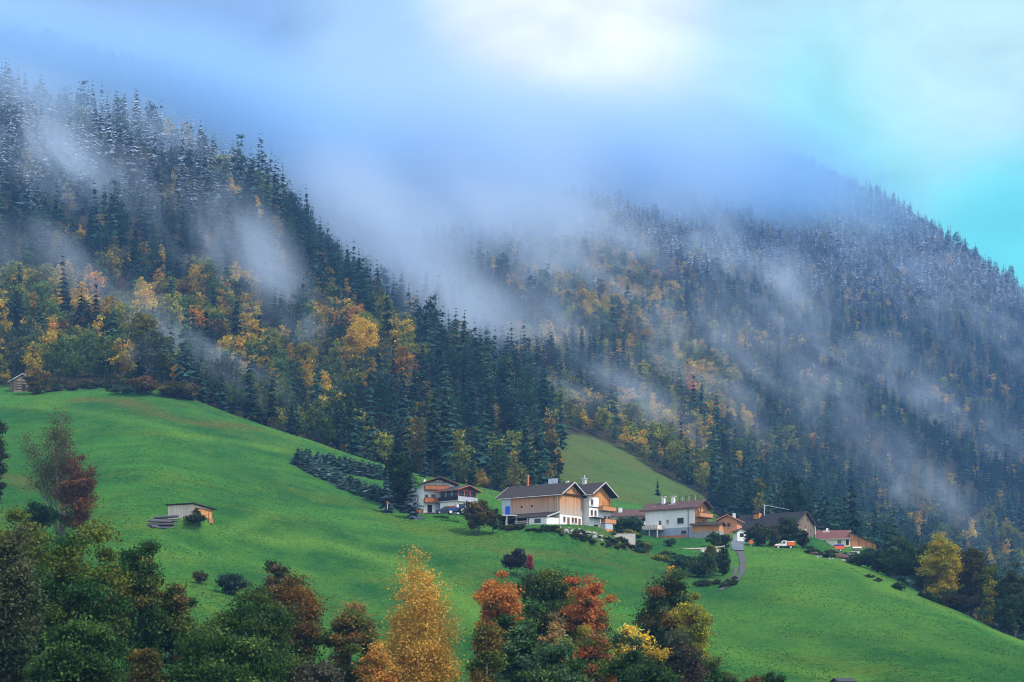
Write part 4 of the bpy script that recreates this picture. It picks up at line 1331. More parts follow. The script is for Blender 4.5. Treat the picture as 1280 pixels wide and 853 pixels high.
MB().box(4.4, 4.52, -3.47, -3.404, -1.0, 1.2).build("post", "beam", ws)
MB().box(0.5, 2.0, -3.46, -3.404, -1.0, 1.3).build("door", "balcony_light", ws)

# plank hut in the left meadow
hu = House("plank_hut", "pale plank hut with flat brown roof standing alone in the left meadow", "hut", 241.3, 650, 385, 30, 6.2, 5.8)
hu.body(-1.0, 3.05, "boards_pale")
V = [(-3.6, -3.3, 3.28), (3.7, -3.3, 3.28), (3.7, 4.0, 2.55), (-3.6, 4.0, 2.55)]
V = V + [(x, y_, z - .16) for x, y_, z in V]
for q in hu.root.children[0].data.vertices:
    if q.co.z > 2: q.co.z = 3.24 - (q.co.y + 3.3) * 0.1 - .19
MB().add(V, [(0, 3, 2, 1), (4, 5, 6, 7), (0, 1, 5, 4), (1, 2, 6, 5), (2, 3, 7, 6), (3, 0, 4, 7)]).build("roof", "roof_brown", hu.root)
hu.slab('+x', -2.88, 2.88, -.9, 2.4, .004, .04).build("warm_lit_side", "boards_warm", hu.root)  # warmer colour on the gable side paints in the light from the right
hu.slab('-y', -3.0, 3.0, -.6, -.1, .0, .08).build("sole_plate", "beam", hu.root)
# dark log hut at the forest edge
lh = House("log_hut", "dark log hut at the edge of the forest above the meadow", "hut", 17.5, 487.5, 640, 62, 5.5, 5.2)
lh.body(-1.0, 3.4, "boards_grey", rise=1.6)
lh.roof(3.4, 2.0, "roof_slate", .5, .7, .18, "tin")
for z in (0.4, 1.2, 2.0, 2.8):
    MB().tube((2.78, -2.9, z), (2.78, 2.9, z), .16).build("log", "bark", lh.root)
lh.panel('+x', .6, 0, 1.0, 1.8, "dark", "door", .2)
# ------------------------------------------------------------------ lane and tracks
def strip(name, pts, width, mat, lab, lift=0.05, y0=130, cross=3):
    P = [pick(a, b_, y0) for a, b_ in pts]
    D = []
    for i in range(len(P) - 1):
        n_ = max(2, int((P[i + 1] - P[i]).length / 1.5))
        for k in range(n_):
            D.append(P[i].lerp(P[i + 1], k / n_))
    D.append(P[-1])
    xy = np.array([(p.x, p.y) for p in D])
    xy = np.stack([gauss(xy[:, i], 2.0, 0) for i in (0, 1)], 1)
    tg = np.gradient(xy, axis=0); tg /= np.linalg.norm(tg, axis=1)[:, None] + 1e-9
    nr_ = np.stack([-tg[:, 1], tg[:, 0]], 1)
    V, F = [], []
    wv = width if hasattr(width, '__len__') else (width, width)
    for i in range(len(xy)):
        wd = wv[0] + (wv[1] - wv[0]) * i / (len(xy) - 1)
        for k in range(cross + 1):
            q = xy[i] + nr_[i] * wd * (k / cross - 0.5)
            V.append((q[0], q[1], float(ground_z(q[0], q[1])) + lift + 0.12))
    for i in range(len(xy) - 1):
        for k in range(cross):
            b_ = i * (cross + 1) + k
            F.append((b_, b_ + 1, b_ + cross + 2, b_ + cross + 1))
    tag(link(name, np_mesh(name, V, np.array(F)[:, ::-1], [M[mat]])), lab, None, None, "structure")


strip("lane", [(929, 671), (925, 678), (921, 684), (924, 690)], (3.4, 3.0), "asphalt", "blue grey lane between the houses")
strip("track", [(924, 689), (927, 697), (929, 707), (928, 716), (922, 725), (911, 733), (897, 740)], (1.7, .9), "gravel", "gravel track curving down from the lane")
strip("track", [(920, 708), (919, 718), (913, 725), (906, 732)], (.8, 0.6), "gravel", "faint inner track beside the thicket")
strip("yard", [(520, 642.5), (545, 643), (585, 644)], (2.4, 2.4), "gravel", "gravel yard in front of the chalet")

# ------------------------------------------------------------------ vehicles
def wheel(parent, x, y, r, w_, rim="paint_white"):
    tw = MB()
    ns = 20
    prof = [(r * .62, -w_ / 2), (r * .92, -w_ / 2), (r, -w_ / 3), (r, w_ / 3), (r * .92, w_ / 2), (r * .62, w_ / 2)]
    V = [(x + a * math.cos(6.28318 * k / ns), y + b_, r + a * math.sin(6.28318 * k / ns)) for k in range(ns) for a, b_ in prof]
    F = [(k * 6 + j, k * 6 + (j + 1) % 6, ((k + 1) % ns) * 6 + (j + 1) % 6, ((k + 1) % ns) * 6 + j) for k in range(ns) for j in range(6)]
    wh = tw.add(V, F).build("wheel", "rubber", parent)
    MB().tube((x, y - w_ * .42, r), (x, y + w_ * .42, r), r * .615, sides=16).build("rim", rim, wh)
    return wh


def veh(name, label, cat, px, row, Y, yaw):
    p = Vector(((px - 640) / FPX * Y, Y, 0)); p.z = (HOR - row) / FPX * Y
    return empty(name, p, label, cat, None, math.radians(yaw))


def prof_body(poly, w_, name, mat, par, bevel=0.06, y0=0.0):
    return MB().prism(poly, y0 - w_ / 2, y0 + w_ / 2, 'y').build(name, mat, par, bevel=bevel)


# tractor, nose to the left (-x)
tr = veh("tractor", "dark blue tractor with white wheel rims in front of the glazed annex", "tractor", 571.5, 643.6, 463, 6)
prof_body([(-2.2, .75), (.2, .75), (.2, 1.75), (-1.9, 1.55), (-2.25, 1.3)], .9, "hood", "paint_blue", tr, .08)
prof_body([(-2.0, .5), (1.6, .5), (1.6, .95), (-2.0, .75)], .6, "chassis", "dark", tr, .03)
cb = prof_body([(.2, .95), (1.75, .95), (1.75, 2.5), (.45, 2.5)], 1.5, "cab", "paint_blue", tr, .05)
prof_body([(.42, 1.45), (1.62, 1.45), (1.6, 2.42), (.58, 2.42)], 1.54, "window", "glass", cb, 0)
prof_body([(.3, 2.5), (1.9, 2.5), (1.85, 2.68), (.4, 2.68)], 1.6, "cab_roof", "paint_white", tr, .04)
for y_ in (-.95, .95):
    prof_body([(.55, 1.5), (1.0, 1.85), (1.7, 1.85), (2.1, 1.5), (2.1, 1.62), (1.72, 1.98), (.96, 1.98), (.5, 1.62)], .5, "mudguard", "paint_blue", tr, 0, y_)
    wheel(tr, -1.55, y_ * .85, .58, .42); wheel(tr, 1.35, y_, .85, .55)
MB().tube((-.5, -.3, 1.6), (-.5, -.3, 2.7), .06).build("exhaust", "dark", tr)
prof_body([(-2.1, 1.85), (-.2, 1.95), (-.2, 2.12), (-2.1, 2.0)], .7, "loader_arm", "balcony_light", tr, 0.02, -.0)

cr_ = veh("parked_car", "dark navy car parked left of the tractor", "car", 555.5, 643, 466, 8)
prof_body([(-1.9, .35), (1.9, .35), (2.0, .9), (1.5, 1.0), (-1.2, 1.0), (-2.0, .85)], 1.7, "body", "paint_navy", cr_, .1)
ch_ = prof_body([(-1.1, 1.0), (1.5, 1.0), (1.2, 1.55), (-.4, 1.55)], 1.5, "cabin", "paint_navy", cr_, .08)
prof_body([(-.8, 1.05), (1.35, 1.05), (1.12, 1.45), (-.35, 1.45)], 1.54, "window", "glass", ch_, 0)
for x in (-1.25, 1.2):
    for y_ in (-.78, .78): wheel(cr_, x, y_, .34, .22, "tin")

tk = veh("truck", "white cab truck with orange red body in front of the old barn", "truck", 980, 686.6, 515, 4)
prof_body([(-2.5, .45), (2.5, .45), (2.5, .75), (-2.5, .75)], 1.7, "chassis", "dark", tk, .03)
prof_body([(-2.6, .75), (-.9, .75), (-.9, 1.35), (-2.4, 1.2)], 1.7, "hood", "paint_white", tk, .08)
MB().box(-2.66, -2.2, -.8, .8, .55, .95).build("bumper", "paint_orange", tk)
cb = prof_body([(-.9, .75), (.55, .75), (.55, 2.15), (-.6, 2.15)], 1.8, "cab", "paint_white", tk, .08)
prof_body([(-.62, 1.35), (.2, 1.35), (.2, 1.95), (-.45, 1.95)], 1.84, "window", "glass", cb, 0)
MB().box(.65, 2.7, -.95, .95, .8, 1.85).build("body", "paint_orange", tk, bevel=.08)
MB().box(.7, 2.6, -.9, .9, 1.854, 2.0).build("load_cover", "paint_white", tk)
for x in (-1.7, 1.6):
    for y_ in (-.85, .85): wheel(tk, x, y_, .45, .3, "tin")

vn_ = veh("white_van", "small white van parked below the orange trailer", "van", 1066, 698, 535, -28)
prof_body([(-1.8, .35), (1.8, .35), (1.8, 1.7), (-.8, 1.75), (-1.2, 1.15), (-1.85, 1.0)], 1.6, "body", "paint_white", vn_, .1)
prof_body([(-1.02, 1.18), (1.4, 1.18), (1.4, 1.58), (-.78, 1.6)], 1.66, "window", "glass", vn_, 0)
for x in (-1.15, 1.2):
    for y_ in (-.75, .75): wheel(vn_, x, y_, .33, .2, "tin")

tl_ = veh("trailer", "orange red farm trailer covered by a violet blue tarp", "trailer", 1048.5, 690, 540, 3)
prof_body([(-1.3, .6), (1.3, .6), (1.5, 1.55), (-1.5, 1.55)], 1.7, "bed", "paint_orange", tl_, .08)
prof_body([(-1.5, 1.56), (1.4, 1.56), (1.2, 1.95), (-1.3, 1.95)], 1.75, "tarp", "paint_violet", tl_, .1)
for y_ in (-.75, .75): wheel(tl_, .3, y_, .4, .25, "tin")
MB().tube((-1.3, 0, .65), (-2.4, 0, .5), .06).build("drawbar", "dark", tl_)

wt = veh("covered_stack", "long low stack under white sheet before the sloping shed", "stack", 1071, 687, 543, -2)
MB().box(-1.1, 1.1, -.6, .6, -.3, .3).build("boards", "boards_grey", wt)
MB().prism([(-.65, .3), (.65, .3), (.45, .62), (-.5, .7)], -1.2, 1.25).build("sheet", "paint_white", wt, bevel=.05)

# ------------------------------------------------------------------ small things
def sign(px, row, Y, h_, lab, cat, name):
    e = veh(name, lab, cat, px, row, Y, 0)
    MB().tube((0, 0, -.4), (0, 0, h_), .09).build("post", "boards_pale", e)
    return e


s1 = sign(938.7, 684.5, 512, 1.0, "orange red marker board on a pale post beside the lane", "sign", "marker_sign")
MB().tube((0, -.1, 1.45), (0, -.16, 1.45), .55, sides=8).build("board", "paint_orange", s1)
s2 = sign(484.3, 634.5, 455, .9, "small red topped marker post below the blue spruce hedge", "post", "marker_post")
MB().box(-.22, .22, -.15, .15, .9, 1.4).build("cap", "balcony_wood", s2)

pr = veh("wood_rack", "red brown wooden rack of firewood left of the chalet", "rack", 521.5, 641.5, 466, 8)
for x in (-1.4, -.5, .5, 1.4):
    MB().box(x - .09, x + .09, -.5, -.35, -.3, 1.5).build("post", "balcony_light", pr)
MB().box(-1.5, 1.5, -.55, .4, 1.504, 1.62).build("top_board", "balcony_wood", pr)
MB().box(-1.5, 1.5, -.34, .4, -.2, .9).build("firewood", "balcony_wood", pr)
MB().box(-1.2, -.3, -.36, -.343, .2, 1.3).build("sheet", "trim_white", pr)

# logs beside the plank hut
for k, (px_, Yl, dz, ln, tw) in enumerate([(208, 376.2, .26, 5.6, .05), (209, 376.9, .28, 5.2, -.06), (206, 377.6, .27, 5.0, .09), (211, 378.3, .27, 5.4, .0), (205, 376.6, .74, 5.2, -.08), (211, 377.3, .76, 4.6, .1), (208, 378.0, .75, 5.0, -.02), (204, 377.0, 1.2, 4.4, .12), (212, 377.7, 1.22, 4.8, -.1), (197, 376.0, .3, 1.6, .9)]):
    g_ = at(px_ - 4, Yl + 4.5)
    lg = empty("log", (g_.x, g_.y, g_.z + dz), "grey felled log in the pile below the plank hut", "log", "felled logs by the plank hut", tw - 0.12)
    lg.rotation_euler = (0, rng.uniform(-.05, .05), tw - .12)
    r1 = rng.uniform(.22, .33)
    MB().tube((-ln / 2, 0, 0), (ln / 2, 0, 0), r1, r1 * .75, 10).build("bark", "log", lg)
    for sg, r_ in ((-1, r1 * .93), (1, r1 * .68)):
        MB().tube((sg * ln / 2, 0, 0), (sg * (ln / 2 + .015), 0, 0), r_, r_, 10).build("cut_end", "log_end", lg)
ct = veh("red_crate", "small red crate with poles beside the plank hut", "crate", 263.8, 653.2, 384, 10)
MB().box(-.4, .4, -.35, .35, -.2, .75).build("box", "balcony_light", ct)
for x in (-.5, .55):
    MB().tube((x, .4, -.2), (x, .4, 1.9), .05).build("pole", "beam", ct)
rp = veh("root_pile", "pale tangle of old roots on the meadow crest", "pile", 286, 531, 600, 0)
for k in range(9):
    MB().tube((rng.uniform(-1.2, 1.2), rng.uniform(-.4, .4), 0), (rng.uniform(-1.8, 1.8), rng.uniform(-.5, .5), rng.uniform(.4, 1.6)), .16, .07).build("root", "concrete", rp)

# low timber fence along the plot below the white house
fe = empty("plot_fence", at(866, 488), "weathered board fence running along the plot below the white house", "fence")
fz = fe.location
fpts = [Vector(((a - 640) / FPX * 487, 487, (HOR - b_) / FPX * 487)) - fz for a, b_ in [(832, 691.5), (848, 692), (864, 692), (880, 691.5), (894, 690.5), (906, 689)]]
for i, p in enumerate(fpts):
    MB().box(p.x - .12, p.x + .12, -.08, .08, p.z - .8, p.z + 1.45).build("post", "boards_pale", fe)
    if i < len(fpts) - 1:
        q = fpts[i + 1]
        for z in (.1, .45, .8, 1.15):
            x0, x1 = p.x + .121, q.x - .121
            m_ = MB()
            V = [(x, y_, (p.z if x == x0 else q.z) + z + dz) for dz in (0, .24) for y_ in (-.05, .05) for x in (x0, x1)]
            m_.add(V, [(0, 2, 3, 1), (4, 5, 7, 6), (0, 1, 5, 4), (2, 6, 7, 3), (0, 4, 6, 2), (1, 3, 7, 5)]).build("rail", "boards_grey" if z < 1 else "boards_pale", fe)
pk = veh("plank_stack", "pale stack of sawn planks lying before the plot fence", "stack", 887, 690.5, 484, 4)
for k in range(5):
    MB().box(-2.2 + .3 * rng.random(), 2.0 + .3 * rng.random(), -.5, .5, -.2 + k * .17, -.04 + k * .17).build("plank_layer", "boards_white", pk)
wl = empty("garden_wall", at(772, 472), "pale concrete garden wall right of the farmhouse", "wall")
MB().box(-3.3, 4.2, -.25, .25, -2.5, 1.5).build("wall", "concrete", wl)
MB().box(-3.4, 4.3, -.32, .32, 1.504, 1.62).build("coping", "stone", wl)
pv_ = veh("carport", "low open carport with pale flat roof left of the timber barn", "carport", 633, 652.5, 466, 6)
MB().box(-2.6, 2.4, -1.2, 1.8, 1.3, 1.55).build("roof", "concrete", pv_)
for x in (-2.4, 0, 2.2):
    MB().box(x - .1, x + .1, -1.1, -.9, -1.2, 1.296).build("post", "trim_white", pv_)
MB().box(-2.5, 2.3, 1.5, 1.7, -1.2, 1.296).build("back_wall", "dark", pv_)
vr = veh("valley_roof", "dark grey hut roof at the bottom edge of the right meadow", "hut", 1054, 860, 300, 12)
MB().chevron(1.7, 1.0, .5, .14, -1.5, 1.5).build("roof", "roof_slate", vr)
MB().prism([(-1.3, -3), (1.3, -3), (1.3, .96), (0, 1.3), (-1.3, .96)], -1.2, 1.2).build("wall", "boards_grey", vr)
for x in (-.6, .5):
    MB().box(x - .2, x + .2, -1.34, -1.303, .2, .7).build("window", "frame_white", vr)


# stones and earth banks
def rock_mesh(seed):
    import bmesh
    rg = np.random.default_rng(seed)
    bm = bmesh.new(); bmesh.ops.create_icosphere(bm, subdivisions=2, radius=1)
    for v in bm.verts:
        q = np.array(v.co)
        k = 0.72 + 0.5 * float(vnoise(q[0] * 1.4 + seed * 3.1, q[1] * 1.4 + q[2] * 1.7, seed))
        v.co = Vector((q[0] * k, q[1] * k * .8, q[2] * k * .7)) + Vector(rg.normal(0, .03, 3))
    me = bpy.data.meshes.new("boulder"); bm.to_mesh(me); bm.free(); me.materials.append(M["stone"])
    return me


RK = [rock_mesh(i) for i in range(4)]


def rocks(n, x0, x1, rowf, Y, spread, smin, smax, lab, grp):
    for k in range(n):
        px = rng.uniform(x0, x1)
        p = pick(px, rowf(px) + rng.uniform(-spread, spread), 300)
        o_ = link("boulder", RK[k % 4], None, (p.x, p.y, p.z + .1))
        s_ = rng.uniform(smin, smax)
        o_.scale = (s_, s_, s_); o_.rotation_euler = (rng.uniform(-.3, .3), 0, rng.uniform(0, 6.28))
        tag(o_, lab, "boulder", grp)


bank = lambda x: np.interp(x, [610, 640, 690, 720, 760, 800, 835], [656, 659, 663, 668, 679, 687, 700])
rocks(26, 612, 650, lambda x: bank(x) - 1, 460, 3.5, .3, .7, "grey boulder in the bank below the carport", "boulders below the carport")
rocks(44, 695, 765, lambda x: bank(x) - 2, 460, 4, .3, .75, "grey boulder in the bank below the farmhouse", "boulders below the farmhouse")
rocks(14, 1015, 1060, lambda x: 695 + (x - 1015) * .12, 500, 3, .3, .6, "grey boulder in the bank below the cream house", "boulders below the cream house")
ep = at(1042, 522)
em = rock_mesh(9); em.materials[0] = M["soil"]
for k, (px, row, sx, sz) in enumerate([(1044, 697, 3.4, 1.2), (1022, 694, 2.6, .8)]):
    p = pick(px, row, 400)
    o_ = link("soil_heap", em, None, (p.x, p.y, p.z)); o_.scale = (sx, 1.6, sz)
    tag(o_, ["broad heap of dark brown soil below the orange trailer", "smaller heap of brown soil below the old barn door"][k], "heap")
# ------------------------------------------------------------------ trees, shrubs and hedges one can tell apart
def leafy(name, label, cat, px, top, bot, hw, Y, pal, shape='round', size=0.22, cover=4.2, droop=0.0, group=None, trunk="bark", lobes=0.32, seed=None, sub=None, base=None, transl=None, thin=1.0, limbs=12, r0=None):
    """a broadleaved tree or bush: crown between photo rows top and bot, half as wide as hw photo columns, standing at distance Y"""
    seed = seed if seed is not None else int(px * 7 + top * 13 + Y)
    if Y > 680: Y = pick(px, bot + 5, 600).y
    if Y < 280: size *= .82
    k = Y / FPX
    g = at(px, Y) if base is None else base
    zt_ = (HOR - top) * k - g.z
    zb = max((HOR - bot) * k - g.z, 0.1)
    if Y > 500: zb = min(zb, zt_ * .3)
    rx = hw * k; rz = max((zt_ - zb) / 2, .4); zc = (zt_ + zb) / 2
    mean = (rx * rx * rz) ** (1 / 3)
    if Y < 280 and pal not in (GD, ORP, REP):
        pal = [(tuple(q * 1.75 for q in c), wq, pq) for c, wq, pq in pal]
    cr_ = 0.24 * mean + 0.22
    ncl = int(np.clip(34 + 9 * mean * mean / 4, 30, 130))
    total = np.clip(cover * 3.1416 * rx * rz * 1.6 / (size * size * 0.62), 250, 40000) * thin
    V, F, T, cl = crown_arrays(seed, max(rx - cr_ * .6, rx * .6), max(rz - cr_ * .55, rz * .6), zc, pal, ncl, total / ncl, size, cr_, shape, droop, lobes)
    V[:, 2] = np.where(V[:, 2] < 0.02, np.abs(V[:, 2]) + .03, V[:, 2])
    e = empty(name, g, label, cat, group)
    link("crown", np_mesh("crown", V, F, [M["leaves"]], T), e)
    tv, tf = trunk_arrays(seed, zc + rz * .55, r0 or max(.05, .022 * zt_), cl, limbs)
    link("trunk" if zt_ > 4 else "stem", np_mesh("trunk", tv, tf, [M[trunk]], smooth=True), e)
    return e


DK = [(GRN, 3, None), ((0.03, 0.066, 0.017), 2, None), ((0.014, 0.036, 0.012), 1.5, None)]
OL = [(OLV, 2, .3), (GRN, 2.5, None), ((0.085, 0.085, 0.018), 1, .7)]
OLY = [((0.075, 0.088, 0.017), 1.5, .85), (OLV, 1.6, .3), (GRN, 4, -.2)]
GW = [((0.03, 0.05, 0.022), 3, None), ((0.045, 0.055, 0.026), 2, None), ((0.02, 0.034, 0.016), 1, None)]
BRN = [((0.10, 0.075, 0.022), 2, .5), (OLV, 2.5, None), ((0.13, 0.07, 0.025), .8, .6)]
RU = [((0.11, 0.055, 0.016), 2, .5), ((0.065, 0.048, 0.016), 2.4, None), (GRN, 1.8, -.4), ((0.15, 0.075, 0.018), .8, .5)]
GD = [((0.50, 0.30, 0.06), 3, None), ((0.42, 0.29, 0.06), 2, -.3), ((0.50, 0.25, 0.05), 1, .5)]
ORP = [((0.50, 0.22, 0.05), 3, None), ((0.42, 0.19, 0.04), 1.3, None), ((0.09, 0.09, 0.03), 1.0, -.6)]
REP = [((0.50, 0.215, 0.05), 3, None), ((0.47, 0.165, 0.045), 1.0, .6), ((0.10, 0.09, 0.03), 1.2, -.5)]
BLG = [((0.034, 0.075, 0.034), 3, None), ((0.05, 0.095, 0.04), 2, None), ((0.07, 0.10, 0.03), 1, None)]
MIX = [((0.03, 0.055, 0.022), 4, None), ((0.14, 0.075, 0.025), 1.0, .5), ((0.17, 0.15, 0.025), 1.0, .2)]
LM = [((0.22, 0.20, 0.025), 2, None), ((0.12, 0.14, 0.022), 2, None), ((0.2, 0.11, 0.03), .7, None)]
PUR = [((0.05, 0.038, 0.03), 2, None), ((0.035, 0.045, 0.025), 2, None)]
DUL = [((0.05, 0.05, 0.035), 2, None), ((0.035, 0.04, 0.026), 2, None)]
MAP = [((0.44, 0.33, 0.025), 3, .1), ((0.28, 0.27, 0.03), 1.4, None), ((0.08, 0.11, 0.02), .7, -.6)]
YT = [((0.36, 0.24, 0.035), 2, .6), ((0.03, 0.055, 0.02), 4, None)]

F_ = leafy
# valley floor, from the left
F_("willow_tree", "grey green drooping willow at the lower left corner", "tree", 8, 664, 880, 46, 158, GW, 'tall', .19, 4.4, .35)
F_("broadleaf_tree", "lime topped bushy tree behind the willow at the left edge", "tree", 30, 646, 830, 48, 186, OLY, 'round', .2)
F_("broadleaf_tree", "huge dark green tree with olive yellow top, biggest at lower left", "tree", 92, 648, 910, 70, 172, OLY, 'round', .2, 4.4, lobes=.3)
F_("broadleaf_tree", "dark leafy tree filling the bottom between willow and hazel", "tree", 95, 768, 940, 62, 150, DK, 'round', .2)
F_("broadleaf_tree", "loose olive brown tree with two crowns left of the meadow bush", "tree", 176, 680, 860, 42, 198, OL + [((0.075, 0.06, 0.02), 1.2, .5)], 'tall', .2, 3.4, lobes=.4)
F_("broadleaf_tree", "small pale olive tree leaning on the loose brown one", "tree", 222, 712, 870, 27, 200, OL + [((0.09, 0.07, 0.025), 1.5, None)], 'round', .2, 3.4)
F_("hazel_bush", "yellow brown hazel bush at the bottom edge", "bush", 187, 806, 900, 26, 146, [((0.085, 0.065, 0.016), 2, None), ((0.05, 0.05, 0.016), 2, None)], 'round', .17)
F_("broadleaf_tree", "broad green tree with pale leaf tips at the bottom edge", "tree", 272, 783, 950, 72, 148, [((0.06, 0.10, 0.026), 2, .7), (GRN, 3, None)], 'round', .18, 4.4)
F_("broadleaf_tree", "domed mid green tree in front of the russet one", "tree", 308, 734, 890, 60, 188, [((0.042, 0.072, 0.017), 2.5, None), (GRN, 2, None), (OLV, 1.5, .6)], 'dome', .2, 4.4)
F_("broadleaf_tree", "russet brown round tree left of the golden birch", "tree", 362, 720, 860, 45, 214, RU, 'round', .2, 4.4)
F_("sumac_tree", "feathery dark reddish tree peeping over the russet tree", "tree", 343, 698, 790, 20, 232, [((0.075, 0.05, 0.03), 2, None), ((0.03, 0.05, 0.02), 2, None)], 'vase', .2, 2.4)
F_("thicket", "dull smoky brown thicket near the little road patch", "bush", 398, 822, 900, 34, 172, DUL, 'round', .18)
F_("broadleaf_tree", "olive brown tree touching the left side of the golden birch", "tree", 438, 755, 890, 42, 214, BRN, 'round', .2, 4.4)
F_("birch_tree", "tall golden orange birch with white stem", "tree", 521, 680, 900, 66, 204, GD, 'cone', .15, 2.1, .22, trunk="bark_white", lobes=.26, limbs=16, r0=.2)
F_("birch_tree", "low golden birch shoots at the foot of the tall birch", "tree", 476, 806, 890, 24, 196, GD, 'round', .15, 2.6, trunk="bark_white")
F_("birch_tree", "brownish olive birch right of the golden birch", "tree", 607, 772, 905, 34, 190, [((0.10, 0.075, 0.018), 3, None), (OLV, 2, None)], 'cone', .18, 3.8, .12, trunk="bark_white")
F_("broadleaf_tree", "deep green tree under the orange cherry", "tree", 652, 754, 905, 38, 198, DK + BLG, 'tall', .2, 4.6)
F_("cherry_tree", "open orange cherry left of the green domed tree", "tree", 626, 714, 830, 37, 232, ORP, 'vase', .19, 2.3, lobes=.35)
F_("broadleaf_tree", "large dark olive domed tree between the two orange ones", "tree", 688, 703, 870, 50, 246, [(OLV, 2, .5), ((0.03, 0.055, 0.02), 4, None)], 'round', .22, 4.6)
F_("cherry_tree", "bright red orange cherry at the right shoulder of the domed tree", "tree", 736, 708, 822, 26, 240, REP, 'tall', .2, 2.6, lobes=.35)
F_("broadleaf_tree", "slender straw yellow tree in the dark thicket", "tree", 692, 770, 880, 19, 200, [((0.30, 0.21, 0.07), 2, None), ((0.13, 0.11, 0.05), 1.5, None)], 'tall', .15, 1.8)
F_("broadleaf_tree", "narrow olive yellow sapling below the red cherry", "tree", 731, 778, 850, 11, 214, [((0.15, 0.12, 0.02), 1, None)], 'tall', .16, 3.0)
F_("broadleaf_tree", "dark blue green tree at the bottom below the straw tree", "tree", 700, 800, 930, 42, 184, BLG + [(GRN, 1, None)], 'round', .19, 4.6)
F_("dogwood_bush", "brown red dogwood bush at the bottom edge", "bush", 746, 796, 890, 32, 196, [((0.12, 0.05, 0.02), 2, None), ((0.30, 0.07, 0.03), 1, .4), (OLV, 1, None)], 'round', .17, 3.4)
F_("broadleaf_tree", "dark green tree with yellow sprays left of the tall mixed tree", "tree", 790, 774, 900, 42, 214, YT, 'round', .2, 4.6)
F_("broadleaf_tree", "dark green tree at the bottom under the yellow sprays", "tree", 800, 806, 930, 40, 190, DK, 'round', .19, 4.6)
F_("broadleaf_tree", "tall mixed green tree with brown and yellow tops", "tree", 838, 708, 870, 42, 256, MIX, 'round', .22, 4.4, lobes=.3)
F_("broadleaf_tree", "lime yellow tree along the right side of the mixed tree", "tree", 868, 738, 870, 22, 248, LM, 'tall', .2, 3.4)
F_("broadleaf_tree", "small golden tree poking above the mixed tree", "tree", 841, 706, 760, 8, 266, [(GOLD, 1, None)], 'tall', .18, 3)
F_("broadleaf_tree", "purplish dark bush under the lime yellow tree", "bush", 850, 788, 890, 28, 214, PUR, 'round', .18, 4)
F_("broadleaf_tree", "green bushy tree at the foot of the right meadow", "tree", 880, 812, 900, 24, 226, [(GRN, 2, None), ((0.06, 0.085, 0.02), 2, None)], 'round', .18, 3.4)
for a_px, lab in ((908, "olive brown"), (936, "reddish green"), (966, "dark green")):
    F_("low_shrub", f"{lab} shrub on the bottom edge below the right meadow", "shrub", a_px, 838, 880, 16, 236, [(OLV, 2, None), (GRN, 2, None), ((0.09, 0.05, 0.02), 1, None)] if a_px != 966 else DK, 'round', .17, 3.4)
# left meadow
rgA = np.random.default_rng(4)
ga = at(76, 372)
ash = empty("ash_tree", ga, "tall half bare ash with many grey stems in the left meadow", "tree")
tips = []
for k in range(11):
    ang = rgA.uniform(0, 6.28); rad = rgA.uniform(.6, 7.2)
    top_ = np.array([rad * math.cos(ang), rad * math.sin(ang), 24 - rad * .75 - rgA.uniform(0, 3.5)])
    foot = np.array([rgA.uniform(-.9, .9), rgA.uniform(-.6, .6), -.4])
    parts = [limb(foot, top_, rgA.uniform(.13, .22), .04, 6, .03, rgA)]
    for j in range(11):
        f = rgA.uniform(.35, .95)
        p0 = foot + (top_ - foot) * f
        a2 = rgA.uniform(0, 6.28); ln_ = (1.1 - f) * 7 * rgA.uniform(.5, 1.1)
        p1 = p0 + np.array([math.cos(a2) * ln_ * .6, math.sin(a2) * ln_ * .6, ln_ * .75])
        parts.append(limb(p0, p1, .075, .02, 4, .04, rgA)); tips.append(p1)
        for q in range(2):
            g_ = rgA.uniform(.4, .9); m0 = p0 + (p1 - p0) * g_
            m1 = m0 + rgA.normal(0, .8, 3) + np.array([0, 0, .6])
            parts.append(limb(m0, m1, .04, .015, 3)); tips.append(m1)
    v_, f_ = join(parts)
    link("stem", np_mesh("stem", v_, f_, [M["bark_grey"]]), ash)
tips = np.array(tips)
ctr_ = np.repeat(tips, 32, axis=0) + rgA.normal(0, .6, (len(tips) * 32, 3))
V, F = leaf_quads(ctr_, .15, rgA)
pal_ = np.array([(0.09, 0.10, 0.03), (0.06, 0.08, 0.03), (0.16, 0.09, 0.03)])
link("crown", np_mesh("crown", V, F, [M["leaves"]], pal_[rgA.choice(3, len(ctr_), p=[.45, .4, .15])] * rgA.uniform(.7, 1.3, (len(ctr_), 1))), ash)
F_("maple_tree", "rust red maple at the foot of the half bare ash", "tree", 98, 566, 668, 27, 366, [((0.14, 0.07, 0.035), 2.5, .4), ((0.11, 0.075, 0.022), 2, -.3), ((0.22, 0.10, 0.025), 1, -.4)], 'round', .22, 2.1)
F_("spruce_like_bush", "dark grey green ivy clad tree cut by the left edge", "tree", -8, 512, 636, 16, 390, GW, 'tall', .24, 4.4)
F_("low_shrub", "dark green shrub below the half bare ash", "shrub", 52, 626, 662, 22, 364, DK, 'round', .22, 3.6)
F_("low_shrub", "small brown green bush alone on the meadow above the domed tree", "shrub", 250, 712, 742, 11, 338, [((0.09, 0.07, 0.02), 2, None), (OLV, 2, None)], 'tall', .2, 3.6)
F_("low_shrub", "dark blue green round bush alone on the meadow", "shrub", 291, 714, 743, 18, 334, [((0.03, 0.06, 0.045), 2, None), ((0.02, 0.045, 0.03), 2, None)], 'round', .2, 3.8)
F_("low_shrub", "blackish purple bush on the meadow above the orange cherry", "shrub", 645, 686, 714, 17, 405, [((0.028, 0.03, 0.028), 2, None), ((0.05, 0.04, 0.03), 1.5, None)], 'round', .24, 4)
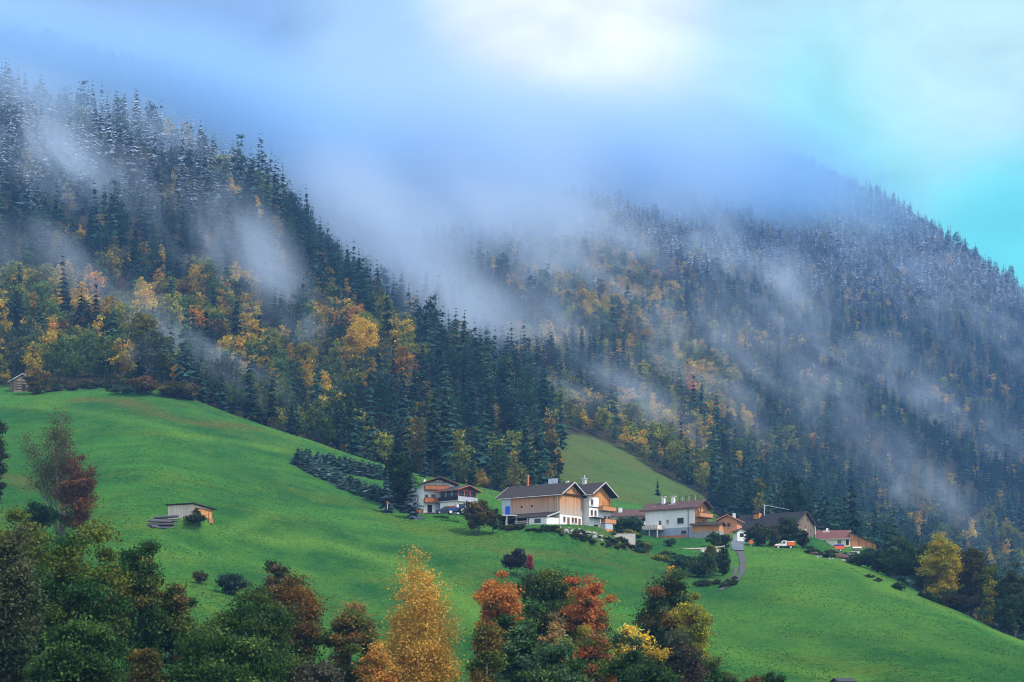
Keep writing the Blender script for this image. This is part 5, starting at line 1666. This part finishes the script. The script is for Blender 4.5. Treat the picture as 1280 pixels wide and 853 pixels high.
F_("low_shrub", "small red bush beside the blackish one", "shrub", 663, 693, 714, 5, 402, [((0.30, 0.055, 0.04), 1, None)], 'tall', .2, 3)
F_("round_bush", "big round olive gold bush below the tractor", "bush", 598, 624, 664, 21, 452, [((0.10, 0.085, 0.022), 2, None), ((0.055, 0.065, 0.02), 2, None), ((0.17, 0.11, 0.025), .8, .3)], 'round', .26, 4.6)
F_("round_bush", "dark green bush half hidden behind the olive gold bush", "bush", 616, 634, 664, 10, 455, BLG, 'round', .26, 4)
F_("low_shrub", "dark low juniper sprawling before the plank hut", "shrub", 245, 641, 655, 13, 381, [((0.022, 0.05, 0.03), 2, None), ((0.05, 0.07, 0.03), 1, None)], 'dome', .2, 4)
F_("low_shrub", "small leafy sapling against the plank hut wall", "shrub", 245.5, 633, 648, 5, 381.4, [((0.03, 0.05, 0.018), 2, None)], 'round', .16, 2)
F_("rust_bush", "cone shaped rusty bush at the forest edge", "bush", 181, 469, 520, 20, 612, [((0.17, 0.10, 0.03), 2, .3), ((0.07, 0.065, 0.025), 2, -.3)], 'dome', .36, 4)
F_("rust_bush", "yellow brown bush right of the dark log hut", "bush", 46, 458, 500, 17, 632, [((0.20, 0.13, 0.03), 2, None), ((0.08, 0.08, 0.03), 1.6, -.4)], 'round', .34, 4)
F_("bramble_bush", "dark brambles right of the cone shaped rusty bush", "bush", 222, 478, 522, 30, 612, [((0.06, 0.06, 0.025), 3, None), ((0.10, 0.07, 0.03), 1, None), ((0.15, 0.13, 0.03), .7, .3)], 'dome', .34, 4.4)
F_("bramble_bush", "dark green brambles left of the cone shaped rusty bush", "bush", 156, 484, 514, 18, 616, BLG, 'dome', .34, 4)
F_("low_shrub", "small orange tree beyond the brambles on the crest", "tree", 222, 455, 474, 8, 640, [(ORG, 1, None), (GOLD, 1, None)], 'round', .32, 3.4)
F_("broadleaf_tree", "olive tree left of the small orange one on the crest", "tree", 205, 440, 474, 12, 644, [(OLV, 1, None), ((0.06, 0.08, 0.03), 1, None)], 'round', .34, 3.6)
F_("broadleaf_tree", "green gold tall tree at the right end of the forest edge", "tree", 181, 384, 462, 18, 660, [((0.17, 0.16, 0.03), 2, None), ((0.10, 0.12, 0.03), 1.5, -.3), ((0.28, 0.18, 0.03), 1, -.6)], 'tall', .4, 3.6)
# the great golden tree and its neighbours on the spur
F_("broadleaf_tree", "great golden yellow tree standing out on the dark spur", "tree", 455, 396, 472, 27, 800, [((0.64, 0.40, 0.04), 3, .3), ((0.52, 0.31, 0.035), 1.4, None), ((0.26, 0.2, 0.03), .6, -.8)], 'round', .45, 4)
F_("broadleaf_tree", "golden tree below and right of the great golden one", "tree", 504, 432, 500, 15, 770, [((0.44, 0.25, 0.03), 2, None), ((0.3, 0.2, 0.03), 1, None)], 'tall', .42, 3.4)
F_("broadleaf_tree", "long yellow tree under the great golden one", "tree", 466, 452, 512, 11, 775, [((0.40, 0.25, 0.035), 2, None), ((0.24, 0.19, 0.04), 1, -.4)], 'tall', .42, 3.2)
F_("broadleaf_tree", "orange tree low on the spur edge", "tree", 531, 478, 516, 8, 745, [((0.46, 0.20, 0.03), 2, None)], 'tall', .38, 3.2)
F_("broadleaf_tree", "lime green tree left of the great golden one", "tree", 379, 428, 492, 17, 770, [((0.17, 0.17, 0.025), 2, None), ((0.27, 0.2, 0.03), 1, None)], 'round', .42, 3.6)
F_("broadleaf_tree", "yellow tree with orange top right of the great golden one", "tree", 570, 424, 462, 10, 800, [((0.45, 0.2, 0.03), 2, .4), ((0.3, 0.22, 0.03), 1, -.3)], 'round', .4, 3.2)
F_("broadleaf_tree", "crimson tree tucked among the spur spruces", "tree", 520, 428, 450, 7, 805, [((0.22, 0.035, 0.03), 1, None)], 'round', .38, 3)
F_("broadleaf_tree", "pale green round tree at the meadow crest in the mist", "tree", 431, 522, 556, 11, 640, [((0.12, 0.17, 0.06), 2, None), ((0.09, 0.14, 0.05), 1, None)], 'round', .36, 3.4)
F_("broadleaf_tree", "straw yellow tree at the meadow crest", "tree", 473, 538, 572, 7, 622, [((0.28, 0.2, 0.05), 2, None), ((0.16, 0.13, 0.05), 1, None)], 'tall', .34, 2.8)
F_("broadleaf_tree", "orange red tree behind the timber barn", "tree", 642, 568, 592, 9, 690, [((0.48, 0.12, 0.03), 2, None), ((0.4, 0.16, 0.03), 1, None)], 'round', .36, 3.4)
F_("broadleaf_tree", "yellow green tree behind the crest above the annex", "tree", 592, 580, 606, 7, 600, [((0.22, 0.2, 0.03), 2, None)], 'tall', .32, 3)
F_("broadleaf_tree", "vivid orange tree alone on the misty slope", "tree", 863, 476, 496, 9, 1010, [((0.52, 0.17, 0.03), 2, None)], 'round', .46, 3.4)
F_("broadleaf_tree", "yellow tree on the slope above the old barn", "tree", 1018, 540, 566, 7, 1080, [((0.45, 0.26, 0.035), 2, None)], 'tall', .46, 3)
# around the houses
F_("broadleaf_tree", "dark green garden tree among the blue spruces", "tree", 500, 562, 634, 19, 482, [((0.022, 0.05, 0.022), 3, None), ((0.03, 0.062, 0.028), 1.5, None)], 'round', .28, 4.6)
for px, tp, bt, hw_, Y, pl, lab in [(778, 646, 668, 12, 500, BLG, "dark hedge bush before the low house roof"), (793, 643, 669, 12, 498, BLG, "dark hedge bush touching the white house terrace"), (786, 662, 676, 7, 478, LM, "yellow green shrub on the bank right of the garden wall"),
                                     (838, 672, 693, 8, 488, BLG, "dark upright bush in front of the brick wall"), (892, 664, 684, 11, 494, BLG, "dark bush at the stone footing of the orange shed"), (905, 668, 686, 8, 496, DUL, "grey brown bush beside the lane"),
                                     (889, 680, 712, 9, 452, LM, "lime yellow sapling above the thicket by the track"), (855, 690, 730, 18, 440, BLG, "dark bush at the left end of the thicket by the track"), (879, 692, 742, 24, 434, BLG, "broad dark bush in the middle of the thicket by the track"),
                                     (903, 684, 736, 11, 440, BLG, "narrow blackish bush at the right end of the thicket"), (948, 654, 688, 17, 518, DUL + BLG, "grey green tree hiding the left part of the old barn"), (985, 643, 690, 16, 522, DUL + BLG, "taller grey green tree before the old barn roof"),
                                     (967, 660, 687, 9, 519, [((0.07, 0.08, 0.04), 1, None)], "pale green shrub between two trees before the old barn"), (1003, 662, 690, 9, 523, DUL, "dull shrub under the grey gable of the old barn"), (1010, 684, 698, 8, 516, BLG, "low dark shrub below the old barn door"),
                                     (1084, 686, 722, 24, 478, BLG, "dark shrubs where the right tree row begins"), (1104, 684, 726, 14, 474, PUR + BLG, "purplish dark bush second in the right tree row"),
                                     (1127, 672, 742, 24, 470, BLG + [((0.05, 0.09, 0.03), 1, None)], "full dark green tree left of the yellow maple"), (1160, 676, 752, 15, 466, [((0.05, 0.08, 0.02), 2, None), (OLV, 2, None)], "olive green tree pressed against the yellow maple"),
                                     (1176, 667, 756, 24, 460, MAP, "big yellow maple in the right tree row"), (1213, 682, 770, 21, 462, [((0.055, 0.06, 0.02), 2, None), ((0.08, 0.06, 0.025), 1, None)], "brownish green tree right of the yellow maple"),
                                     (1240, 706, 776, 19, 458, BLG, "dark green rounded tree near the right end of the row"), (1237, 706, 790, 9, 452, LM, "small lime topped tree near the right end of the row"), (1268, 706, 790, 16, 452, [((0.06, 0.075, 0.03), 2, None), ((0.2, 0.09, 0.03), .8, .5)], "rust tipped tree at the right end of the row"),
                                     (1285, 730, 800, 15, 440, BLG, "dark bush cut by the right edge"), (1258, 742, 796, 18, 440, BLG, "low blue green bush before the rust tipped tree"), (1196, 742, 774, 20, 446, PUR, "brownish undershrub below the yellow maple")]:
    F_("broadleaf_tree" if bt - tp > 36 else "garden_shrub", lab, "tree" if bt - tp > 36 else "shrub", px, tp, bt, hw_, Y, pl, 'round' if hw_ > 9 else 'tall', .28 if pl is not MAP else .26, 4.6)


# shrubs covering the banks below the farm
def shrub_mesh(seed, pal):
    V, F, T, cl = crown_arrays(seed, 1.0, .55, .5, pal, 16, 42, .2, .42, 'dome')
    V[:, 2] = np.abs(V[:, 2])
    return np_mesh("shrub", V, F, [M["leaves"]], T)


SHR = [shrub_mesh(5, BLG + OL), shrub_mesh(6, [((0.05, 0.065, 0.025), 1, None)]), shrub_mesh(7, [((0.10, 0.075, 0.03), 1, None), ((0.05, 0.06, 0.02), 1, None)]), shrub_mesh(8, [((0.07, 0.10, 0.025), 1, None), (LIME, .6, None)])]


def shrubs(n, x0, x1, rowf, spread, smin, smax, what, ids=(0, 1, 2, 3), y0=300):
    for k in range(n):
        px = rng.uniform(x0, x1)
        p = pick(px, rowf(px) + rng.uniform(-spread, spread), y0)
        o_ = link("bank_shrub", SHR[ids[k % len(ids)]], None, (p.x, p.y, p.z - .1))
        s_ = rng.uniform(smin, smax)
        o_.scale = (s_ * rng.uniform(.9, 1.4), s_, s_ * rng.uniform(.7, 1.1)); o_.rotation_euler = (0, 0, rng.uniform(0, 6.28))
        tag(o_, "low shrub " + what, "shrub", "low shrubs " + what)


shrubs(26, 622, 700, lambda x: bank(x) + 1, 3.5, .5, 1.0, "on the bank below the timber barn", (1, 0, 2))
shrubs(34, 700, 770, lambda x: bank(x) + 2, 5, .4, 1.0, "on the bank below the farmhouse", (0, 1, 3, 2))
shrubs(48, 768, 838, lambda x: bank(x) - 1, 6, .5, 1.3, "on the bank below the white house", (0, 1, 3, 2))
shrubs(14, 760, 800, lambda x: 666 + (x - 760) * .1, 3, .7, 1.3, "along the garden wall", (3, 1, 3))
shrubs(16, 1010, 1075, lambda x: 692 + (x - 1010) * .1, 3, .6, 1.1, "on the bank below the cream house", (0, 1))
shrubs(14, 868, 918, lambda x: 736 - abs(x - 890) * .3, 4, .7, 1.3, "at the foot of the thicket by the track", (0, 1))
shrubs(18, 1085, 1290, lambda x: np.interp(x, [1085, 1130, 1200, 1290], [722, 746, 772, 800]), 3, .8, 1.6, "under the right tree row", (0, 0, 2), 446)
shrubs(34, 60, 250, lambda x: np.interp(x, [60, 100, 150, 200, 250], [489, 486, 485, 486, 505]), 2, 1.0, 2.2, "at the forest edge above the left meadow", (0, 1, 2), 500)

# ------------------------------------------------------------------ blue spruces: the clipped rows and the tall ones
def blue_mesh(seed, h, w_, tiers, nb, col=BLU):
    V, F, T = spruce_arrays(seed, h, w_, tiers, nb, 2, col, .03, .3)
    return np_mesh("blue_crown", V, F, [M["leaves"]], T)


BS = [blue_mesh(60 + i, 3.2, 1.5, 10, 9, c) for i, c in enumerate(((0.05, 0.105, 0.09), (0.036, 0.085, 0.065), (0.085, 0.15, 0.135)))]
st_v, st_f = limb((0, 0, -.3), (0, 0, 2.6), .1, .02, 6)
STEM = np_mesh("stem", st_v, st_f, [M["bark"]])


def blues(n, pts, jit, what, smin=.8, smax=1.15):
    P = [pick(a, b_, 300) for a, b_ in pts]
    seg = [(P[i + 1] - P[i]).length for i in range(len(P) - 1)]
    tot = sum(seg)
    for k in range(n):
        d = (k + .5) / n * tot
        i = 0
        while d > seg[i] and i < len(seg) - 1:
            d -= seg[i]; i += 1
        q = P[i].lerp(P[i + 1], d / seg[i])
        q.x += rng.uniform(-jit, jit); q.y += rng.uniform(-jit, jit); q.z = float(ground_z(q.x, q.y))
        e = empty("blue_spruce", q, "young blue spruce " + what, "conifer", "young blue spruces " + what, rng.uniform(0, 6.28))
        e.scale = (rng.uniform(1.5, 2.1),) * 2 + (rng.uniform(smin, smax) * 1.35,)
        link("crown", BS[k % 3], e); link("stem", STEM, e)


blues(60, [(371, 579), (400, 583), (440, 592), (482, 600)], 1.6, "in the upper row above the chalet", .75, 1.1)
blues(84, [(371, 582), (400, 596), (430, 610), (460, 622), (490, 632), (512, 640)], 1.6, "in the lower row running down to the chalet", .7, 1.0)


def tallblue(px, top, bot, hw_, Y, lab, name="blue_spruce", col=BLU):
    g = at(px, Y)
    k = Y / FPX
    h_ = (HOR - top) * k - g.z
    e = empty(name, g, lab, "conifer")
    V, F, T = spruce_arrays(int(px * 3 + top), h_, hw_ * k, 13, 9, 3, col, .04, .3)
    link("crown", np_mesh("crown", V, F, [M["leaves"] if name == "blue_spruce" else M["needles"]], T), e)
    tv, tf = limb((0, 0, -.5), (0, 0, h_ * .95), .022 * h_ + .04, .02, 6)
    link("trunk", np_mesh("trunk", tv, tf, [M["bark"]]), e)


tallblue(484, 584, 640, 13, 470, "tall blue spruce at the left of the dark garden tree")
tallblue(516, 589, 645, 17, 462, "widest blue spruce in front of the chalet's left wall", col=(0.07, 0.105, 0.12))
tallblue(567, 587, 612, 9, 500, "blue spruce rising behind the chalet roof")
tallblue(531, 556, 606, 9, 560, "slim blue spruce on the crest behind the chalet", col=(0.035, 0.06, 0.06))
tallblue(332, 415, 500, 12, 655, "black solitary spruce standing in the misty hollow", "spruce_tree", (0.012, 0.026, 0.022))
for px, tp, hw_, Y, lab in [(561, 382, 9, 860, "tallest of the sharp spruces against the fog on the spur end"), (581, 404, 11, 850, "sharp spruce second from the tallest on the spur end"), (602, 408, 12, 840, "wide sharp spruce at the right end of the spur skyline"),
                             (532, 398, 8, 880, "narrow sharp spruce left of the tallest on the spur skyline"), (651, 406, 8, 930, "lone spruce in the fog right of the spur")]:
    tallblue(px, tp, tp + 50, hw_, Y, lab, "spruce_tree", (0.014, 0.032, 0.026))
tallblue(822, 596, 626, 5, 760, "lone dark spruce standing on the far sloping field", "spruce_tree", (0.014, 0.036, 0.028))
F_("broadleaf_tree", "round brown green tree at the foot of the far field", "tree", 905, 602, 640, 11, 700, [((0.08, 0.08, 0.035), 2, None), ((0.05, 0.07, 0.035), 2, None)], 'round', .36, 4)

for px, tp, bt, hw_, Y, pl, lab in [(688, 548, 600, 9, 690, DUL + [((0.09, 0.09, 0.03), 1, None)], "tall olive tree at the left rim of the far field"), (698, 560, 596, 7, 705, YT, "yellow flecked tree at the left rim of the far field"),
                                     (694, 588, 622, 8, 640, BLG, "dark bush low on the left rim of the far field"), (690, 528, 560, 8, 760, [((0.07, 0.08, 0.03), 1, None)], "brown green tree at the top left corner of the far field"),
                                     (706, 600, 622, 7, 640, DUL, "grey green bush below the left rim of the far field"), (678, 590, 620, 8, 640, PORG, "orange tinted tree between barn chimney and far field")]:
    F_("broadleaf_tree", lab, "tree", px, tp, bt, hw_, Y, pl, 'tall', .36, 4.2)

# ------------------------------------------------------------------ rank grass and weeds standing in the meadow
gx_, gy_ = [], []
NG = 70000
yy_ = np.exp(rng.uniform(math.log(265), math.log(640), NG))
pp_ = rng.uniform(-120, 1400, NG)
xx_ = (pp_ - 640) / FPX * yy_
ok_ = (yy_ < forest_from(pp_) - 4) & (fbm(xx_ / 11, yy_ / 16, 61, 3) + 0.25 * rng.random(NG) > 0.58)
ok_ &= ~((pp_ > 895) & (pp_ < 940) & (yy_ > 405))
for fx, fy, fr, fz in FLAT:
    ok_ &= np.hypot(xx_ - fx, yy_ - fy) > fr * .8
xx_, yy_ = xx_[ok_], yy_[ok_]
zz_ = ground_z(xx_, yy_)
gm_ = bpy.data.meshes.new("grass")
gm_.vertices.add(len(xx_))
gm_.vertices.foreach_set("co", np.stack([xx_, yy_, zz_], -1).astype(np.float32).ravel())
for nm, ty_, arr in (("variant", 'INT', rng.integers(0, 3, len(xx_)).astype(np.int32)), ("turn", 'FLOAT', rng.uniform(0, 6.28, len(xx_)).astype(np.float32)), ("grow", 'FLOAT', rng.uniform(.2, .6, len(xx_)).astype(np.float32))):
    a_2 = gm_.attributes.new(nm, ty_, 'POINT'); a_2.data.foreach_set("value", arr)
go_ = link("grass", gm_)
tag(go_, "tufts of rank grass in the meadow", None, None, "stuff")


def tuft(seed, col):
    rg = np.random.default_rng(seed)
    V, F, T = [], [], []
    for k in range(16):
        a2 = rg.uniform(0, 6.28); r_ = rg.uniform(0, .38); h_ = rg.uniform(.12, .34)
        x, y_ = r_ * math.cos(a2), r_ * math.sin(a2)
        dx, dy = .07 * math.cos(a2 + 1.6), .07 * math.sin(a2 + 1.6)
        lx, ly = rg.normal(0, .12, 2)
        b_ = len(V)
        V += [(x - dx, y_ - dy, -.03), (x + dx, y_ + dy, -.03), (x + lx + dx * .3, y_ + ly + dy * .3, h_), (x + lx - dx * .3, y_ + ly - dy * .3, h_)]
        F.append((b_, b_ + 1, b_ + 2, b_ + 3)); e = rg.uniform(.7, 1.3); T.append([c * e for c in col])
    return np_mesh("tuft", V, np.array(F), [M["leaves"]], np.array(T))


TV = [tuft(1, (0.03, 0.12, 0.03)), tuft(2, (0.08, 0.19, 0.04)), tuft(3, (0.065, 0.17, 0.038))]
scatter(go_, TV)
# ------------------------------------------------------------------ air: haze and banks of fog
hm, t, o = new_mat("haze_air")
pv = t.nodes.new("ShaderNodeVolumePrincipled")
pv.inputs["Color"].default_value = (0.22, 0.48, 1.0, 1)
pv.inputs["Density"].default_value = 0.000115
t.links.new(pv.outputs[0], o.inputs["Volume"])


def box_mesh(name, lo, hi, mats):
    v = [(x, y, z) for z in (lo[2], hi[2]) for y in (lo[1], hi[1]) for x in (lo[0], hi[0])]
    f = [(0, 2, 3, 1), (4, 5, 7, 6), (0, 1, 5, 4), (2, 6, 7, 3), (0, 4, 6, 2), (1, 3, 7, 5)]
    return np_mesh(name, v, f, mats)


zlo = float(ZZ.min()) - 1.5
tag(link("haze", box_mesh("haze", (-6800, -400, zlo), (6800, 4400, 1150), [hm])), "thin blue haze filling the valley", None, None, "stuff")

fgm, t, o = new_mat("fog_air")
n = t.nodes.new; l = t.links.new
pv = n("ShaderNodeVolumePrincipled")
tcn = n("ShaderNodeTexCoord")
ln = n("ShaderNodeVectorMath"); ln.operation = 'LENGTH'; l(tcn.outputs["Object"], ln.inputs[0])
fall = n("ShaderNodeMapRange"); fall.interpolation_type = 'SMOOTHSTEP'
l(ln.outputs["Value"], fall.inputs[0]); fall.inputs[1].default_value = 0.98; fall.inputs[2].default_value = 0.05
geo = n("ShaderNodeNewGeometry")
mp = n("ShaderNodeMapping"); mp.inputs["Scale"].default_value = (0.75, 0.7, 1.15)
vr_ = n("ShaderNodeMapping"); vr_.inputs["Rotation"].default_value = (0, math.radians(-42), 0)   # the streaks run down the slope
l(geo.outputs["Position"], vr_.inputs[0]); l(vr_.outputs[0], mp.inputs[0])
no = n("ShaderNodeTexNoise"); no.inputs["Scale"].default_value = 0.021; no.inputs["Detail"].default_value = 8
no.inputs["Roughness"].default_value = 0.62; no.inputs["Distortion"].default_value = 0.8
l(mp.outputs[0], no.inputs["Vector"])
oi = n("ShaderNodeObjectInfo")
so = n("ShaderNodeSeparateColor"); l(oi.outputs["Color"], so.inputs[0])
th = n("ShaderNodeMapRange"); l(no.outputs["Fac"], th.inputs[0])     # alpha of the object colour: how torn the bank is
l(oi.outputs["Alpha"], th.inputs[1])
ta = n("ShaderNodeMath"); ta.operation = 'ADD'; l(oi.outputs["Alpha"], ta.inputs[0]); ta.inputs[1].default_value = 0.2; l(ta.outputs[0], th.inputs[2])
mu = n("ShaderNodeMath"); mu.operation = 'MULTIPLY'; l(fall.outputs[0], mu.inputs[0]); l(th.outputs[0], mu.inputs[1])
m2 = n("ShaderNodeMath"); m2.operation = 'MULTIPLY'; l(mu.outputs[0], m2.inputs[0]); l(so.outputs[0], m2.inputs[1])
l(m2.outputs[0], pv.inputs["Density"])
tint = n("ShaderNodeMix"); tint.data_type = 'RGBA'; l(so.outputs[1], tint.inputs[0])
tint.inputs[6].default_value = (0.76, 0.86, 1.0, 1); tint.inputs[7].default_value = (0.40, 0.70, 1.0, 1)
l(tint.outputs[2], pv.inputs["Color"])
pv.inputs["Anisotropy"].default_value = 0.2
l(pv.outputs[0], o.inputs["Volume"])


def ico(sub=2):
    import bmesh
    bm = bmesh.new(); bmesh.ops.create_icosphere(bm, subdivisions=sub, radius=1.0)
    me = bpy.data.meshes.new("fog"); bm.to_mesh(me); bm.free()
    me.materials.append(fgm)
    return me


FOGME = ico()


def fog(px, py, Y, rx, ry, tilt=0.0, depth=None, dens=0.01, torn=0.42, blue=0.0, name="fog_bank", lab="torn bank of pale fog drifting on the mountainside"):
    o_ = link(name, FOGME)
    sx, sz = rx / FPX * Y, ry / FPX * Y
    o_.location = ((px - 640) / FPX * Y, Y, (HOR - py) / FPX * Y)
    o_.scale = (sx, depth if depth else max(60.0, 0.5 * sx), sz)
    o_.rotation_euler = (0, math.radians(tilt), 0)
    o_.color = (dens, blue, 0, torn)
    tag(o_, lab, None, None, "stuff")


FOGS = [
    # the cloud that lies on the tops
    (40, 60, 1450, 400, 62, 13, 160, 0.01925, 0.2, 0.8), (330, 140, 1480, 260, 85, 22, 180, 0.01925, 0.2, 0.8),
    (540, 190, 1650, 280, 125, 8, 260, 0.01925, 0.2, 0.5), (740, 205, 2150, 300, 105, 4, 260, 0.01925, 0.2, 0.6),
    (930, 215, 2350, 200, 75, 8, 260, 0.0165, 0.22, 1), (1070, 250, 2400, 150, 48, 18, 150, 0.0066, 0.28, 1),
    (50, 115, 1280, 150, 42, 20, 70, .012, .30, .6), (200, 160, 1180, 110, 30, 25, 60, .008, .34, .5),
    # fog filling the ravine behind the spur
    (500, 310, 1350, 170, 95, 40, 160, .014, .32, .25), (640, 300, 1500, 190, 80, 28, 200, .012, .38, .2), (580, 390, 1150, 110, 55, 30, 110, .016, .38, .15),
    (430, 250, 1450, 120, 90, 30, 150, .013, .32, .3), (730, 290, 1750, 160, 60, 25, 180, .012, .40, .25),
    # torn wisps
    (40, 335, 880, 214.5, 71.82, 28, 72, 0.04604, 0.485, 0.1), (60, 190, 1080, 185.9, 80.8, 42, 84, 0.02531, 0.485, 0.25), (235, 285, 930, 200.2, 61.05, 48, 84, 0.03453, 0.485, 0.15),
    (320, 330, 880, 135.9, 71.82, 62, 72, 0.03453, 0.485, 0.15), (205, 410, 700, 85.8, 46.68, 60, 42, 0.03453, 0.465, 0.15), (300, 470, 650, 135.9, 46.68, 36, 48, 0.03453, 0.465, 0.15), (400, 410, 800, 85.8, 46.68, 20, 48, 0.02994, 0.485, 0.1),
    (860, 410, 1150, 214.5, 75.41, 40, 132, 0.01724, 0.5, 0.1), (960, 370, 1600, 171.6, 71.82, 42, 144, 0.01436, 0.5, 0.15), (1060, 420, 1700, 214.5, 57.46, 40, 144, 0.01294, 0.51, 0.15), (890, 470, 1150, 157.3, 53.87, 46, 108, 0.0158, 0.51, 0.1),
    (760, 480, 950, 200.2, 50.27, 32, 96, 0.0158, 0.51, 0.1), (1080, 545, 1250, 243.1, 53.87, 47, 132, 0.0158, 0.51, 0.15), (1160, 630, 1050, 135.9, 64.64, 14, 108, 0.0115, 0.49, 0.2), (1010, 470, 1400, 185.9, 46.68, 44, 120, 0.0115, 0.52, 0.15),
    (1240, 410, 1900, 185.9, 64.64, 32, 156, 0.01294, 0.51, 0.15), (880, 300, 1900, 228.8, 64.64, 32, 180, 0.0115, 0.49, 0.4), (700, 420, 1150, 171.6, 64.64, 30, 108, 0.01294, 0.49, 0.1), (1180, 510, 1600, 200.2, 43.09, 38, 132, 0.0115, 0.52, 0.15),
    (950, 560, 1050, 128.7, 50.27, 52, 84, 0.01294, 0.51, 0.1), (1120, 330, 2200, 214.5, 43.09, 30, 156, 0.008621, 0.51, 0.4), (780, 350, 1500, 157.3, 61.05, 36, 132, 0.0115, 0.5, 0.2), (560, 440, 900, 100.1, 46.68, 30, 48, 0.01692, 0.485, 0.1),
    (190, 450, 655, 45, 30, 20, 25, .03, .40, .1), (720, 500, 900, 90, 22, 35, 60, .018, .46, .1), (905, 590, 950, 80, 22, 40, 60, .016, .46, .1), (410, 560, 640, 60, 16, 25, 20, .02, .42, .1),
]
for f in FOGS:
    px, py, Y, rx, ry, tl, dp, de, to, bl = f
    fog(px, py, Y, rx, ry, tl, dp, de, to, bl)
